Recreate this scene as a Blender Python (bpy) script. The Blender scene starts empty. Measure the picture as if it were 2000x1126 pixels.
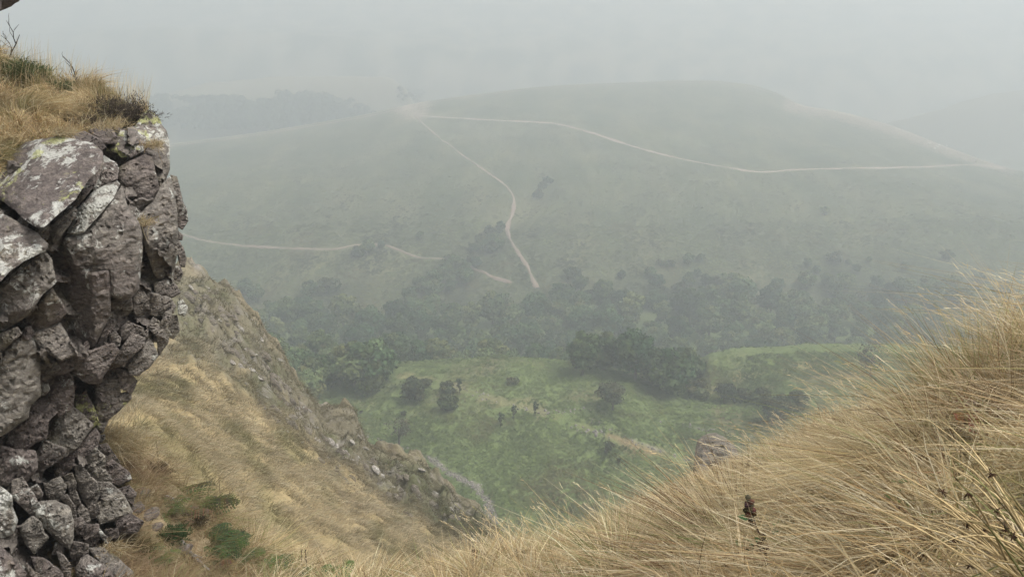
import bpy, math, random
import numpy as np
from mathutils import Vector, geometry

random.seed(7)
rng = np.random.default_rng(7)
S = bpy.context.scene
COL = S.collection
# ------------------------------------------------------------------ camera
F = 1500.0                      # focal length in photo pixels (photo is 2000 px wide)
TH = math.radians(17.0)         # camera looks down by this much
CT, ST = math.cos(TH), math.sin(TH)
cam_d = bpy.data.cameras.new("camera")
cam = bpy.data.objects.new("camera", cam_d)
COL.objects.link(cam)
cam_d.sensor_width = 36.0
cam_d.lens = F / 2000.0 * 36.0
cam_d.clip_start = 0.03
cam_d.clip_end = 9000.0
cam.location = (0, 0, 0)
cam.rotation_euler = (math.pi / 2 - TH, 0, 0)
S.camera = cam
# ------------------------------------------------------------------ world, sun, exposure
SUN_EL, SUN_AZ = math.radians(56), math.radians(112)      # azimuth measured from +Y towards +X
W = bpy.data.worlds.new("World"); S.world = W; W.use_nodes = True
nt = W.node_tree; nt.nodes.clear()
sky = nt.nodes.new('ShaderNodeTexSky'); sky.sky_type = 'NISHITA'; sky.sun_disc = False
sky.sun_elevation = SUN_EL; sky.sun_rotation = SUN_AZ
sky.air_density = 1.0; sky.dust_density = 6.0; sky.ozone_density = 1.0
hs = nt.nodes.new('ShaderNodeHueSaturation'); hs.inputs['Saturation'].default_value = 0.22
bg = nt.nodes.new('ShaderNodeBackground'); bg.inputs['Strength'].default_value = 0.12
wo = nt.nodes.new('ShaderNodeOutputWorld')
nt.links.new(sky.outputs[0], hs.inputs['Color']); nt.links.new(hs.outputs[0], bg.inputs['Color'])
nt.links.new(bg.outputs[0], wo.inputs['Surface'])
sd = bpy.data.lights.new("sun", 'SUN'); sd.energy = 1.5; sd.angle = math.radians(16); sd.color = (1.0, 0.965, 0.91)
sun = bpy.data.objects.new("sun", sd); COL.objects.link(sun)
_dir = Vector((math.sin(SUN_AZ) * math.cos(SUN_EL), math.cos(SUN_AZ) * math.cos(SUN_EL), math.sin(SUN_EL)))
sun.rotation_euler = _dir.to_track_quat('Z', 'Y').to_euler()
sun.location = (0, 0, 60)
S.view_settings.view_transform = 'Standard'; S.view_settings.look = 'None'
S.view_settings.gamma = 1.0; S.view_settings.use_curve_mapping = False
S.view_settings.exposure = 1.45
cy = S.cycles
cy.max_bounces = 6; cy.diffuse_bounces = 3; cy.glossy_bounces = 1; cy.transmission_bounces = 3
cy.volume_bounces = 3; cy.transparent_max_bounces = 4
cy.use_denoising = True; cy.use_adaptive_sampling = False
cy.sample_clamp_indirect = 8.0
HAZE_DENSITY = 0.00195

# ------------------------------------------------------------------ helpers: pixels to points
def ray(px, py):
    """a = x/y and k = z/y of the sight line through a photo pixel"""
    px = np.asarray(px, float); py = np.asarray(py, float)
    v = (563.0 - py) / F
    dy = CT + v * ST
    return ((px - 1000.0) / F) / dy, (-ST + v * CT) / dy

def P(px, py, Y):
    a, k = ray(px, py)
    Y = np.asarray(Y, float)
    return np.stack(np.broadcast_arrays(a * Y, Y, k * Y), -1)

# ------------------------------------------------------------------ helpers: noise
_perm = np.random.default_rng(3).permutation(256)
_perm = np.concatenate([_perm, _perm, _perm])
_g = np.random.default_rng(4).normal(size=(256, 3)); _g /= np.linalg.norm(_g, axis=1)[:, None]
def pn(p):
    p = np.asarray(p, float)
    i = np.floor(p).astype(int); f = p - i; i &= 255
    u = f * f * f * (f * (f * 6 - 15) + 10)
    out = 0
    for dx in (0, 1):
        wx = u[..., 0] if dx else 1 - u[..., 0]
        for dy in (0, 1):
            wy = u[..., 1] if dy else 1 - u[..., 1]
            for dz in (0, 1):
                wz = u[..., 2] if dz else 1 - u[..., 2]
                h = _perm[_perm[_perm[(i[..., 0] + dx) & 255] + ((i[..., 1] + dy) & 255)] + ((i[..., 2] + dz) & 255)]
                g = _g[h]
                d = g[..., 0] * (f[..., 0] - dx) + g[..., 1] * (f[..., 1] - dy) + g[..., 2] * (f[..., 2] - dz)
                out = out + wx * wy * wz * d
    return out * 1.6
def fbm(p, oct=4, lac=2.03, gain=0.5):
    p = np.asarray(p, float); s = 0; a = 1.0
    for o in range(oct):
        s = s + a * pn(p + o * 17.3); p = p * lac; a *= gain
    return s

def pchip(x, y, xq):
    x = np.asarray(x, float); y = np.asarray(y, float)
    h = np.diff(x); d = np.diff(y) / h
    m = np.zeros(len(x))
    m[0], m[-1] = d[0], d[-1]
    for i in range(1, len(x) - 1):
        if d[i - 1] * d[i] > 0:
            w1 = 2 * h[i] + h[i - 1]; w2 = h[i] + 2 * h[i - 1]
            m[i] = (w1 + w2) / (w1 / d[i - 1] + w2 / d[i])
    xq = np.clip(xq, x[0], x[-1])
    j = np.clip(np.searchsorted(x, xq) - 1, 0, len(x) - 2)
    t = (xq - x[j]) / h[j]
    return ((2*t**3 - 3*t**2 + 1) * y[j] + (t**3 - 2*t**2 + t) * h[j] * m[j]
            + (-2*t**3 + 3*t**2) * y[j+1] + (t**3 - t**2) * h[j] * m[j+1])

def sstep(a, b, x):
    t = np.clip((np.asarray(x, float) - a) / (b - a), 0, 1); return t * t * (3 - 2 * t)

# ------------------------------------------------------------------ helpers: meshes and objects
def mesh_np(name, co, quads=None, tris=None, mat=None, smooth=True, col=None):
    me = bpy.data.meshes.new(name)
    co = np.ascontiguousarray(co, np.float32)
    nq = 0 if quads is None else len(quads); ntr = 0 if tris is None else len(tris)
    loops = []; tot = []
    if nq: loops.append(np.asarray(quads, np.int32).ravel()); tot.append(np.full(nq, 4, np.int32))
    if ntr: loops.append(np.asarray(tris, np.int32).ravel()); tot.append(np.full(ntr, 3, np.int32))
    loops = np.concatenate(loops); tot = np.concatenate(tot)
    me.vertices.add(len(co)); me.vertices.foreach_set('co', co.ravel())
    me.loops.add(len(loops)); me.loops.foreach_set('vertex_index', loops)
    me.polygons.add(len(tot))
    me.polygons.foreach_set('loop_start', (np.cumsum(tot) - tot).astype(np.int32))
    me.polygons.foreach_set('loop_total', tot)
    me.polygons.foreach_set('use_smooth', np.full(len(tot), smooth, bool))
    me.update(calc_edges=True)
    if col is not None:
        at = me.color_attributes.new('Col', 'FLOAT_COLOR', 'POINT')
        c4 = np.ones((len(co), 4), np.float32); c4[:, :3] = col
        at.data.foreach_set('color', c4.ravel())
    if mat: me.materials.append(mat)
    return me

def link(name, me, parent=None, loc=None):
    o = bpy.data.objects.new(name, me)
    COL.objects.link(o)
    if parent is not None: o.parent = parent
    if loc is not None: o.location = loc
    return o
def tag(o, label=None, cat=None, group=None, kind=None):
    if label: o['label'] = label
    if cat: o['category'] = cat
    if group: o['group'] = group
    if kind: o['kind'] = kind
    return o
def thing(name, label, cat, loc=(0, 0, 0), group=None):
    return tag(link(name, None, loc=loc), label, cat, group)

class MB:
    """collects tubes, rings and faces for one mesh"""
    def __init__(s): s.v = []; s.f = []; s.c = []
    def add(s, v, f, c=None):
        b = len(s.v); s.v.extend([tuple(x) for x in v]); s.f.extend([tuple(b + i for i in q) for q in f])
        s.c.extend([c or (1, 1, 1)] * len(v))
    def tube(s, pts, rad, n=5, c=None):
        pts = [Vector(p) for p in pts]; vs = []; fs = []
        for i, p in enumerate(pts):
            d = (pts[min(i + 1, len(pts) - 1)] - pts[max(i - 1, 0)]).normalized()
            q = d.orthogonal().normalized(); w = d.cross(q)
            r = rad[i] if hasattr(rad, '__len__') else rad
            for k in range(n):
                t = 2 * math.pi * k / n
                vs.append(p + (q * math.cos(t) + w * math.sin(t)) * r)
        for i in range(len(pts) - 1):
            for k in range(n):
                fs.append((i * n + k, i * n + (k + 1) % n, (i + 1) * n + (k + 1) % n, (i + 1) * n + k))
        fs.append(tuple(range(n))[::-1]); fs.append(tuple(range((len(pts) - 1) * n, len(pts) * n)))
        s.add(vs, fs, c)
    def mesh(s, name, mat, smooth=True):
        me = bpy.data.meshes.new(name); me.from_pydata(s.v, [], s.f)
        at = me.color_attributes.new('Col', 'FLOAT_COLOR', 'POINT')
        c4 = np.ones((len(s.v), 4), np.float32); c4[:, :3] = np.array(s.c)
        at.data.foreach_set('color', c4.ravel())
        me.polygons.foreach_set('use_smooth', np.full(len(me.polygons), smooth, bool))
        me.materials.append(mat); me.update(); return me

# ------------------------------------------------------------------ materials
def new_mat(name):
    m = bpy.data.materials.new(name); m.use_nodes = True
    n = m.node_tree.nodes; n.clear()
    return m, n, m.node_tree.links
def mix_rgb(n, l, blend, fac, a, b):
    x = n.new('ShaderNodeMix'); x.data_type = 'RGBA'; x.blend_type = blend
    for sock, val in ((x.inputs[0], fac), (x.inputs[6], a), (x.inputs[7], b)):
        if hasattr(val, 'is_linked'): l.new(val, sock)
        elif isinstance(val, tuple): sock.default_value = (*val, 1)
        else: sock.default_value = val
    return x.outputs[2]
def noise(n, l, vec, scale, detail=4, rough=0.55, dist=0.0):
    x = n.new('ShaderNodeTexNoise'); x.inputs['Scale'].default_value = scale
    x.inputs['Detail'].default_value = detail; x.inputs['Roughness'].default_value = rough
    x.inputs['Distortion'].default_value = dist
    if vec is not None: l.new(vec, x.inputs['Vector'])
    return x.outputs[0]
def ramp(n, l, fac, stops):
    x = n.new('ShaderNodeValToRGB'); e = x.color_ramp.elements
    while len(e) < len(stops): e.new(0.5)
    for i, (p, c) in enumerate(stops):
        e[i].position = p; e[i].color = (*c, 1) if isinstance(c, tuple) else (c, c, c, 1)
    l.new(fac, x.inputs[0]); return x.outputs[0]
def math_n(n, l, op, a, b=None):
    x = n.new('ShaderNodeMath'); x.operation = op
    for i, v in enumerate((a, b)):
        if v is None: continue
        if hasattr(v, 'is_linked'): l.new(v, x.inputs[i])
        else: x.inputs[i].default_value = v
    return x.outputs[0]

def ground_mat(name, scales, bump=0.5, bdist=0.3, rough=0.95, var=0.35):
    """vertex colour (what grows there) times fine procedural variation"""
    m, n, l = new_mat(name)
    out = n.new('ShaderNodeOutputMaterial'); b = n.new('ShaderNodeBsdfPrincipled')
    at = n.new('ShaderNodeAttribute'); at.attribute_name = 'Col'
    g = n.new('ShaderNodeNewGeometry')
    f1 = noise(n, l, g.outputs['Position'], scales[0], 5, 0.6)
    f2 = noise(n, l, g.outputs['Position'], scales[1], 4, 0.65)
    v = math_n(n, l, 'MULTIPLY', math_n(n, l, 'ADD', f1, 0.5), math_n(n, l, 'ADD', f2, 0.5))
    c1 = ramp(n, l, v, [(0.55, 1 - var), (1.0, 1.0), (1.45, 1 + var)])
    r = n.new('ShaderNodeMapRange'); l.new(v, r.inputs[0])
    r.inputs[1].default_value = 0.6; r.inputs[2].default_value = 1.4
    r.inputs[3].default_value = 1 - var; r.inputs[4].default_value = 1 + var
    comb = n.new('ShaderNodeCombineColor')
    for i in range(3): l.new(r.outputs[0], comb.inputs[i])
    c = mix_rgb(n, l, 'MULTIPLY', 1.0, at.outputs['Color'], comb.outputs[0])
    l.new(c, b.inputs['Base Color']); b.inputs['Roughness'].default_value = rough
    b.inputs['Specular IOR Level'].default_value = 0.1
    bp = n.new('ShaderNodeBump'); bp.inputs['Strength'].default_value = bump; bp.inputs['Distance'].default_value = bdist
    l.new(f2, bp.inputs['Height']); l.new(bp.outputs[0], b.inputs['Normal'])
    l.new(b.outputs[0], out.inputs['Surface'])
    return m

def leaf_mat(name, trans=0.3, objvar=0.0, tint=None):
    m, n, l = new_mat(name)
    out = n.new('ShaderNodeOutputMaterial')
    at = n.new('ShaderNodeAttribute'); at.attribute_name = 'Col'
    c = at.outputs['Color']
    if tint: c = mix_rgb(n, l, 'MULTIPLY', 1.0, c, tint)
    if objvar:
        oi = n.new('ShaderNodeObjectInfo')
        h = n.new('ShaderNodeHueSaturation'); l.new(c, h.inputs['Color'])
        l.new(math_n(n, l, 'ADD', math_n(n, l, 'MULTIPLY', oi.outputs['Random'], 0.06), 0.47), h.inputs['Hue'])
        l.new(math_n(n, l, 'ADD', math_n(n, l, 'MULTIPLY', oi.outputs['Random'], -objvar), 1 + objvar / 2), h.inputs['Value'])
        c = h.outputs[0]
    d = n.new('ShaderNodeBsdfDiffuse'); t = n.new('ShaderNodeBsdfTranslucent'); mx = n.new('ShaderNodeMixShader')
    l.new(c, d.inputs[0]); l.new(c, t.inputs[0]); mx.inputs[0].default_value = trans
    l.new(d.outputs[0], mx.inputs[1]); l.new(t.outputs[0], mx.inputs[2]); l.new(mx.outputs[0], out.inputs['Surface'])
    return m

def rock_mat(name, base=(0.122, 0.103, 0.095), base2=(0.180, 0.166, 0.146), lich=0.5, sc=1.0, yellow=True):
    m, n, l = new_mat(name)
    out = n.new('ShaderNodeOutputMaterial'); b = n.new('ShaderNodeBsdfPrincipled')
    g = n.new('ShaderNodeNewGeometry'); p0 = g.outputs['Position']
    mp = n.new('ShaderNodeVectorMath'); mp.operation = 'SCALE'; mp.inputs[3].default_value = sc
    l.new(p0, mp.inputs[0]); p = mp.outputs[0]
    at = n.new('ShaderNodeAttribute'); at.attribute_name = 'Col'
    sep = n.new('ShaderNodeSeparateColor'); l.new(at.outputs['Color'], sep.inputs[0])   # R: white lichen, G: yellow lichen, B: hue
    # grain of the rock runs along tilted beds
    mpg = n.new('ShaderNodeMapping'); l.new(p, mpg.inputs[0])
    mpg.inputs['Rotation'].default_value = (0.3, 0.75, 0.2); mpg.inputs['Scale'].default_value = (1.0, 1.0, 3.2)
    big = noise(n, l, p, 1.6, 3, 0.5)
    mid = noise(n, l, mpg.outputs[0], 9, 6, 0.65, 0.6)
    fine = noise(n, l, p, 60, 6, 0.75)
    hue = math_n(n, l, 'ADD', math_n(n, l, 'MULTIPLY', big, 0.8), math_n(n, l, 'MULTIPLY', math_n(n, l, 'SUBTRACT', sep.outputs[2], 0.5), 1.0))
    c = mix_rgb(n, l, 'MIX', ramp(n, l, hue, [(0.3, 0.0), (0.62, 1.0)]), base, base2)
    tone = math_n(n, l, 'ADD', math_n(n, l, 'MULTIPLY', mid, 0.62), math_n(n, l, 'MULTIPLY', fine, 0.38))
    c = mix_rgb(n, l, 'MULTIPLY', 1.0, c, ramp(n, l, tone, [(0.34, (0.32, 0.30, 0.29)), (0.46, (0.78, 0.77, 0.76)), (0.56, (1.2, 1.18, 1.14)), (0.66, (1.75, 1.74, 1.66))]))
    # rusty and greenish stains
    st = noise(n, l, p, 3.1, 4, 0.6, 0.4)
    c = mix_rgb(n, l, 'MIX', ramp(n, l, st, [(0.56, 0.0), (0.72, 0.45)]), c, (0.13, 0.115, 0.06))
    # crusts of grey-white lichen in sharp-edged spots
    ln = noise(n, l, p, 7.5, 8, 0.72, 0.3)
    big2 = noise(n, l, p, 2.3, 2, 0.5)
    lv = math_n(n, l, 'ADD', math_n(n, l, 'MULTIPLY', ln, 0.75), math_n(n, l, 'MULTIPLY', big2, 0.35))
    lv = math_n(n, l, 'ADD', lv, math_n(n, l, 'MULTIPLY', math_n(n, l, 'SUBTRACT', sep.outputs[0], 0.5), 0.32 * lich * 2))
    lm = ramp(n, l, lv, [(0.615, 0.0), (0.65, 0.8)])
    c = mix_rgb(n, l, 'MIX', lm, c, mix_rgb(n, l, 'MIX', fine, (0.27, 0.27, 0.24), (0.62, 0.62, 0.57)))
    if yellow:
        yn = noise(n, l, p, 10.0, 7, 0.7, 0.2); yb = noise(n, l, p, 2.9, 2, 0.5)
        yv = math_n(n, l, 'ADD', math_n(n, l, 'MULTIPLY', yn, 0.65), math_n(n, l, 'MULTIPLY', yb, 0.45))
        yv = math_n(n, l, 'ADD', yv, math_n(n, l, 'MULTIPLY', math_n(n, l, 'SUBTRACT', sep.outputs[1], 0.5), 0.34))
        c = mix_rgb(n, l, 'MIX', ramp(n, l, yv, [(0.665, 0.0), (0.71, 0.75)]), c, (0.31, 0.32, 0.13))
    l.new(c, b.inputs['Base Color']); b.inputs['Roughness'].default_value = 0.88
    b.inputs['Specular IOR Level'].default_value = 0.25
    vo = n.new('ShaderNodeTexVoronoi'); vo.feature = 'DISTANCE_TO_EDGE'; vo.inputs['Scale'].default_value = 9
    wv = n.new('ShaderNodeVectorMath'); wv.operation = 'ADD'; nc = n.new('ShaderNodeTexNoise'); nc.inputs['Scale'].default_value = 6
    l.new(mpg.outputs[0], nc.inputs['Vector'])
    sc2 = n.new('ShaderNodeVectorMath'); sc2.operation = 'SCALE'; sc2.inputs[3].default_value = 0.35; l.new(nc.outputs['Color'], sc2.inputs[0])
    l.new(mpg.outputs[0], wv.inputs[0]); l.new(sc2.outputs[0], wv.inputs[1]); l.new(wv.outputs[0], vo.inputs['Vector'])
    crack = ramp(n, l, vo.outputs['Distance'], [(0.0, 0.0), (0.035, 1.0)])
    hgt = math_n(n, l, 'ADD', math_n(n, l, 'MULTIPLY', mid, 0.7), math_n(n, l, 'MULTIPLY', fine, 0.6))
    hgt = math_n(n, l, 'ADD', hgt, math_n(n, l, 'MULTIPLY', crack, 0.22))
    bp = n.new('ShaderNodeBump'); bp.inputs['Strength'].default_value = 0.9; bp.inputs['Distance'].default_value = 0.028 / sc
    l.new(hgt, bp.inputs['Height']); l.new(bp.outputs[0], b.inputs['Normal'])
    l.new(b.outputs[0], out.inputs['Surface'])
    return m

M_GROUND = ground_mat('valley_vegetation', (0.05, 0.9), bump=0.8, bdist=0.8, var=0.18)
M_SPUR = ground_mat('dry_slope', (0.35, 4.0), bump=0.8, bdist=0.12, var=0.35)
M_NEAR = ground_mat('straw_litter', (3.0, 40.0), bump=0.9, bdist=0.03, var=0.4)
M_PATH = ground_mat('bare_earth', (0.2, 2.0), bump=0.3, bdist=0.1, var=0.2)
M_GRASS = leaf_mat('grass_blades', 0.45)
M_LEAF = leaf_mat('tree_leaves', 0.25, objvar=0.7, tint=(0.88, 0.86, 0.86))
M_FERN = leaf_mat('fern_leaves', 0.4)
M_BARK = ground_mat('bark', (4.0, 20.0), bump=0.6, bdist=0.02, var=0.3)
M_ROCK = rock_mat('lichened_rock')
M_ROCKP = rock_mat('pale_rock', (0.24, 0.22, 0.20), (0.33, 0.32, 0.29), lich=0.8, sc=0.35)
M_ROCKD = rock_mat('brown_crag_rock', (0.125, 0.108, 0.09), (0.17, 0.155, 0.125), lich=.6, sc=.4, yellow=False)
M_WOOL = ground_mat('wool', (2.0, 12.0), bump=0.5, bdist=0.05, var=0.1)

# ------------------------------------------------------------------ fan-shaped terrain sheets
class Fan:
    """terrain over (a, Y), a = x / y: rows of control points, near to far, then a monotone profile per column"""
    def __init__(s, rows, acols, counts, disp=None):
        K = len(rows); n = len(acols)
        Yk = np.zeros((n, K)); Zk = np.zeros((n, K))
        for i, r in enumerate(rows):
            r = np.array(sorted(r)); aa, yy, zz = r[:, 0], r[:, 1], r[:, 2]
            Yk[:, i] = pchip(aa, yy, acols); Zk[:, i] = pchip(aa, zz, acols)
        Yk = np.maximum.accumulate(Yk + np.arange(K) * 1e-3, axis=1)
        cols = []
        for c in range(n):
            yq = np.concatenate([np.linspace(Yk[c, i], Yk[c, i + 1], counts[i], endpoint=False) for i in range(K - 1)] + [[Yk[c, -1]]])
            zq = pchip(Yk[c], Zk[c], yq)
            cols.append(np.stack([acols[c] * yq, yq, zq], -1))
        s.G = np.array(cols)                       # n x m x 3
        s.a = np.asarray(acols)
        s.rowid = np.concatenate([np.arange(counts[i]) / counts[i] + i for i in range(K - 1)] + [[K - 1]])
        if disp is not None: s.G[..., 2] += disp(s.G, s.rowid)
    def hit(s, px, py, ymin=0.0):
        """first point of the sheet on the sight line through a pixel"""
        a, k = ray(px, py); a = float(a); k = float(k)
        c = np.interp(a, s.a, np.arange(len(s.a))); i = int(min(c, len(s.a) - 2)); t = c - i
        g = s.G[i] * (1 - t) + s.G[i + 1] * t
        d = g[:, 2] - k * g[:, 1]
        ok = np.where((d[:-1] < 0) & (d[1:] >= 0) & (g[1:, 1] > ymin))[0]
        if len(ok) == 0: return None
        j = ok[0]; w = -d[j] / (d[j + 1] - d[j]); q = g[j] * (1 - w) + g[j + 1] * w
        return Vector((a * q[1], q[1], q[2]))
    def z(s, x, y):
        a = x / y
        c = float(np.interp(a, s.a, np.arange(len(s.a)))); i = int(min(c, len(s.a) - 2)); t = c - i
        g = s.G[i] * (1 - t) + s.G[i + 1] * t
        return float(np.interp(y, g[:, 1], g[:, 2]))
    def sample(s, u, v):
        """points and normals at fractional grid indices"""
        n, m, _ = s.G.shape
        i = np.clip(u.astype(int), 0, n - 2); j = np.clip(v.astype(int), 0, m - 2)
        fu = (u - i)[:, None]; fv = (v - j)[:, None]
        A, B, C, D = s.G[i, j], s.G[i + 1, j], s.G[i, j + 1], s.G[i + 1, j + 1]
        p = A * (1 - fu) * (1 - fv) + B * fu * (1 - fv) + C * (1 - fu) * fv + D * fu * fv
        nn = np.cross(B - A, C - A); nn /= np.linalg.norm(nn, axis=1)[:, None] + 1e-9
        nn[nn[:, 2] < 0] *= -1
        return p, nn
    def mesh(s, name, mat, col):
        n, m, _ = s.G.shape
        I = np.arange(n * m).reshape(n, m)
        q = np.stack([I[:-1, :-1], I[1:, :-1], I[1:, 1:], I[:-1, 1:]], -1).reshape(-1, 4)
        return mesh_np(name, s.G.reshape(-1, 3), q, None, mat, True, col.reshape(-1, 3))

def proj(p):
    """world points to photo pixels"""
    p = np.asarray(p, float)
    dep = p[..., 1] * CT - p[..., 2] * ST
    up = p[..., 1] * ST + p[..., 2] * CT
    return 1000 + F * p[..., 0] / dep, 563 - F * up / dep

def rz(lst):      # (px, py, z) -> (a, Y, z)
    o = []
    for px, py, z in lst:
        a, k = ray(px, py); o.append((float(a), float(z / k), z))
    return o
def ry(lst):      # (px, py, Y) -> (a, Y, z)
    o = []
    for px, py, Y in lst:
        a, k = ray(px, py); o.append((float(a), Y, float(k * Y)))
    return o
def ra(lst, py):  # (px, Y, z) with the column taken at height py
    return [(float(ray(px, py)[0]), Y, z) for px, Y, z in lst]

def lin(c):       # sRGB 0-255 to linear
    c = np.asarray(c, float) / 255
    return np.where(c <= 0.04045, c / 12.92, ((c + 0.055) / 1.055) ** 2.4)

def pl_dist(px, py, pl):
    """distance in photo pixels from points to a polyline"""
    d = np.full(px.shape, 1e9)
    for (x0, y0), (x1, y1) in zip(pl[:-1], pl[1:]):
        L = (x1 - x0) ** 2 + (y1 - y0) ** 2
        t = np.clip(((px - x0) * (x1 - x0) + (py - y0) * (y1 - y0)) / L, 0, 1)
        d = np.minimum(d, np.hypot(px - x0 - t * (x1 - x0), py - y0 - t * (y1 - y0)))
    return d
# --- the valley, the hill with its tracks and the far slopes: one sheet to the horizon
r12 = ry([(-900, 400, 320), (-200, 330, 335), (330, 281, 360), (480, 262, 372), (600, 243, 382), (720, 222, 390), (820, 200, 400), (900, 188, 410),
          (1100, 166, 430), (1250, 160, 438), (1380, 157, 440), (1450, 163, 438), (1520, 182, 428), (1560, 203, 418),
          (1650, 220, 405), (1740, 245, 390), (1850, 287, 365), (1960, 325, 345), (2050, 345, 338), (2300, 380, 330), (2900, 420, 330)])
r12 = [(a, y * 1.8, z * 1.8) for a, y, z in r12]
HK = 1.4
def far_by(r): return [(a, y * HK, z * HK) for a, y, z in r]
r10 = far_by(ra([(-900, 265, -62), (400, 268, -60), (1000, 270, -57.5), (1500, 270, -57), (1960, 268, -57), (2900, 262, -57)], 430))
def between(A, B, t, dz):
    aa = np.array(sorted(A)); bb = np.array(sorted(B)); o = []
    for a in np.linspace(-1.5, 1.5, 40):
        y = pchip(aa[:, 0], aa[:, 1], a) * (1 - t) + pchip(bb[:, 0], bb[:, 1], a) * t
        z = pchip(aa[:, 0], aa[:, 2], a) * (1 - t) + pchip(bb[:, 0], bb[:, 2], a) * t + dz
        o.append((float(a), float(y), float(z)))
    return o
TROWS = [
    ra([(-900, 40, -86), (2900, 40, -86)], 1126),
    rz([(-900, 1100, -80), (700, 1100, -80), (960, 1100, -79), (1500, 1100, -77), (2900, 1100, -74)]),
    rz([(-900, 1000, -79), (700, 1000, -79), (930, 1000, -77.6), (1100, 1000, -76.5), (1500, 1000, -75), (2900, 1000, -70)]),
    rz([(-900, 900, -78), (720, 900, -77), (850, 900, -76), (1000, 900, -74.5), (1300, 900, -74), (1500, 900, -73), (1700, 900, -70), (2900, 900, -64)]),
    rz([(-900, 810, -78), (640, 810, -75.5), (900, 810, -72.5), (1200, 810, -72), (1450, 815, -72.5), (1600, 810, -69), (1800, 800, -65), (2900, 790, -58)]),
    rz([(-900, 780, -78), (400, 775, -77), (640, 748, -75), (800, 718, -72.5), (1000, 703, -70), (1120, 714, -70.5), (1250, 745, -72),
        (1350, 771, -74), (1440, 775, -73.5), (1520, 745, -70), (1650, 725, -66.5), (1900, 725, -62), (2900, 725, -56)]),
    ra([(-900, 188, -81), (640, 190, -79.5), (1000, 187, -78), (1250, 183, -79), (1330, 177, -79)], 700)
    + rz([(1385, 703, -69), (1460, 694, -67.5), (1560, 687, -66), (1750, 691, -62), (2900, 695, -54)]),
    ra([(-900, 240, -106), (1000, 240, -103), (1330, 238, -104), (1560, 235, -103), (2900, 230, -103)], 680),
    far_by(ra([(-900, 218, -76), (400, 216, -75), (1000, 216, -73), (1700, 216, -72.5), (2900, 214, -72)], 620)),
    far_by(ra([(-900, 238, -70), (400, 238, -69), (1000, 238, -66.2), (1500, 238, -66), (2900, 236, -67)], 540)),
    r10,
    between(r10, r12, 0.5, 1.6),
    r12,
    [(a, y + 45, z - 20) for a, y, z in r12],
    ra([(-900, 760, -104), (330, 760, -106), (1000, 850, -110), (2900, 760, -110)], 230),
    ry([(-900, 230, 880), (0, 205, 880), (300, 190, 880), (400, 165, 880), (480, 152, 880), (600, 150, 882), (740, 152, 880), (790, 176, 880), (830, 230, 900),
        (1000, 240, 900), (1500, 250, 900), (1690, 252, 850), (1745, 236, 845), (1850, 206, 845), (2000, 174, 850), (2300, 130, 850), (2900, 90, 850)]),
    ra([(-900, 1000, -100), (1000, 1010, -110), (2900, 1000, -90)], 180),
    ry([(-900, 60, 1150), (0, 78, 1150), (300, 58, 1150), (560, 70, 1155), (850, 92, 1150), (1100, 108, 1150), (1600, 118, 1150), (2000, 112, 1150), (2900, 90, 1150)]),
    ra([(-900, 1300, 45), (1000, 1300, 40), (2900, 1300, 45)], 100),
    ra([(-900, 1700, 150), (1000, 1700, 150), (2900, 1700, 152)], 0),
    ra([(-900, 2700, 152), (2900, 2700, 152)], 0),
]
def terr_disp(G, rid):
    x, y = G[..., 0], G[..., 1]
    q = np.stack([x, y, np.zeros_like(x)], -1)
    r = np.broadcast_to(rid, x.shape)
    mead = sstep(1, 2, r) * (1 - sstep(6.5, 7.5, r))
    hill = sstep(7.5, 8.5, r)
    away = np.exp(-np.minimum(np.abs(r - 12), np.abs(r - 5)) ** 2 / 0.06)       # keep the skylines where they are
    d = mead * (0.55 * fbm(q / 14.0, 3) + 0.35 * fbm(q / 3.2 + 5, 3) + 0.22 * pn(q / 1.15))
    gul = np.exp(-(pl_dist(*proj(G), [(860, 575), (905, 525), (960, 470), (1010, 410), (1060, 365)]) / 26.0) ** 2) * (np.abs(r - 9.8) < 1.6)
    fold = 3.6 * fbm(q / 85.0 + 2, 2) * sstep(8.2, 9.2, r) * (1 - sstep(10.8, 11.8, r))
    hl = fold - 5.0 * gul + hill * (0.7 * fbm(q / 32.0 + 9, 4) + 0.5 * fbm(q / 6.0 + 3, 3) + 0.28 * pn(q / 2.2)) * (1 - 0.72 * sstep(10.0, 10.8, r))
    # the little ravine that climbs the hill
    px, py = proj(G)
    far = sstep(770, 870, y)
    return (d + hl) * (1 - 0.75 * away) + far * 4.0 * fbm(q / 60.0, 3)
ACOL = np.concatenate([np.linspace(-1.45, -0.78, 30, endpoint=False), np.linspace(-0.78, 0.82, 470, endpoint=False), np.linspace(0.82, 1.45, 30)])
TCNT = [6, 22, 46, 46, 40, 34, 26, 12, 26, 40, 56, 56, 10, 8, 26, 8, 16, 6, 16, 6]
T = Fan(TROWS, ACOL, TCNT, terr_disp)

def blend(c, w, new): return c * (1 - w[..., None]) + np.asarray(new) * w[..., None]

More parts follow.
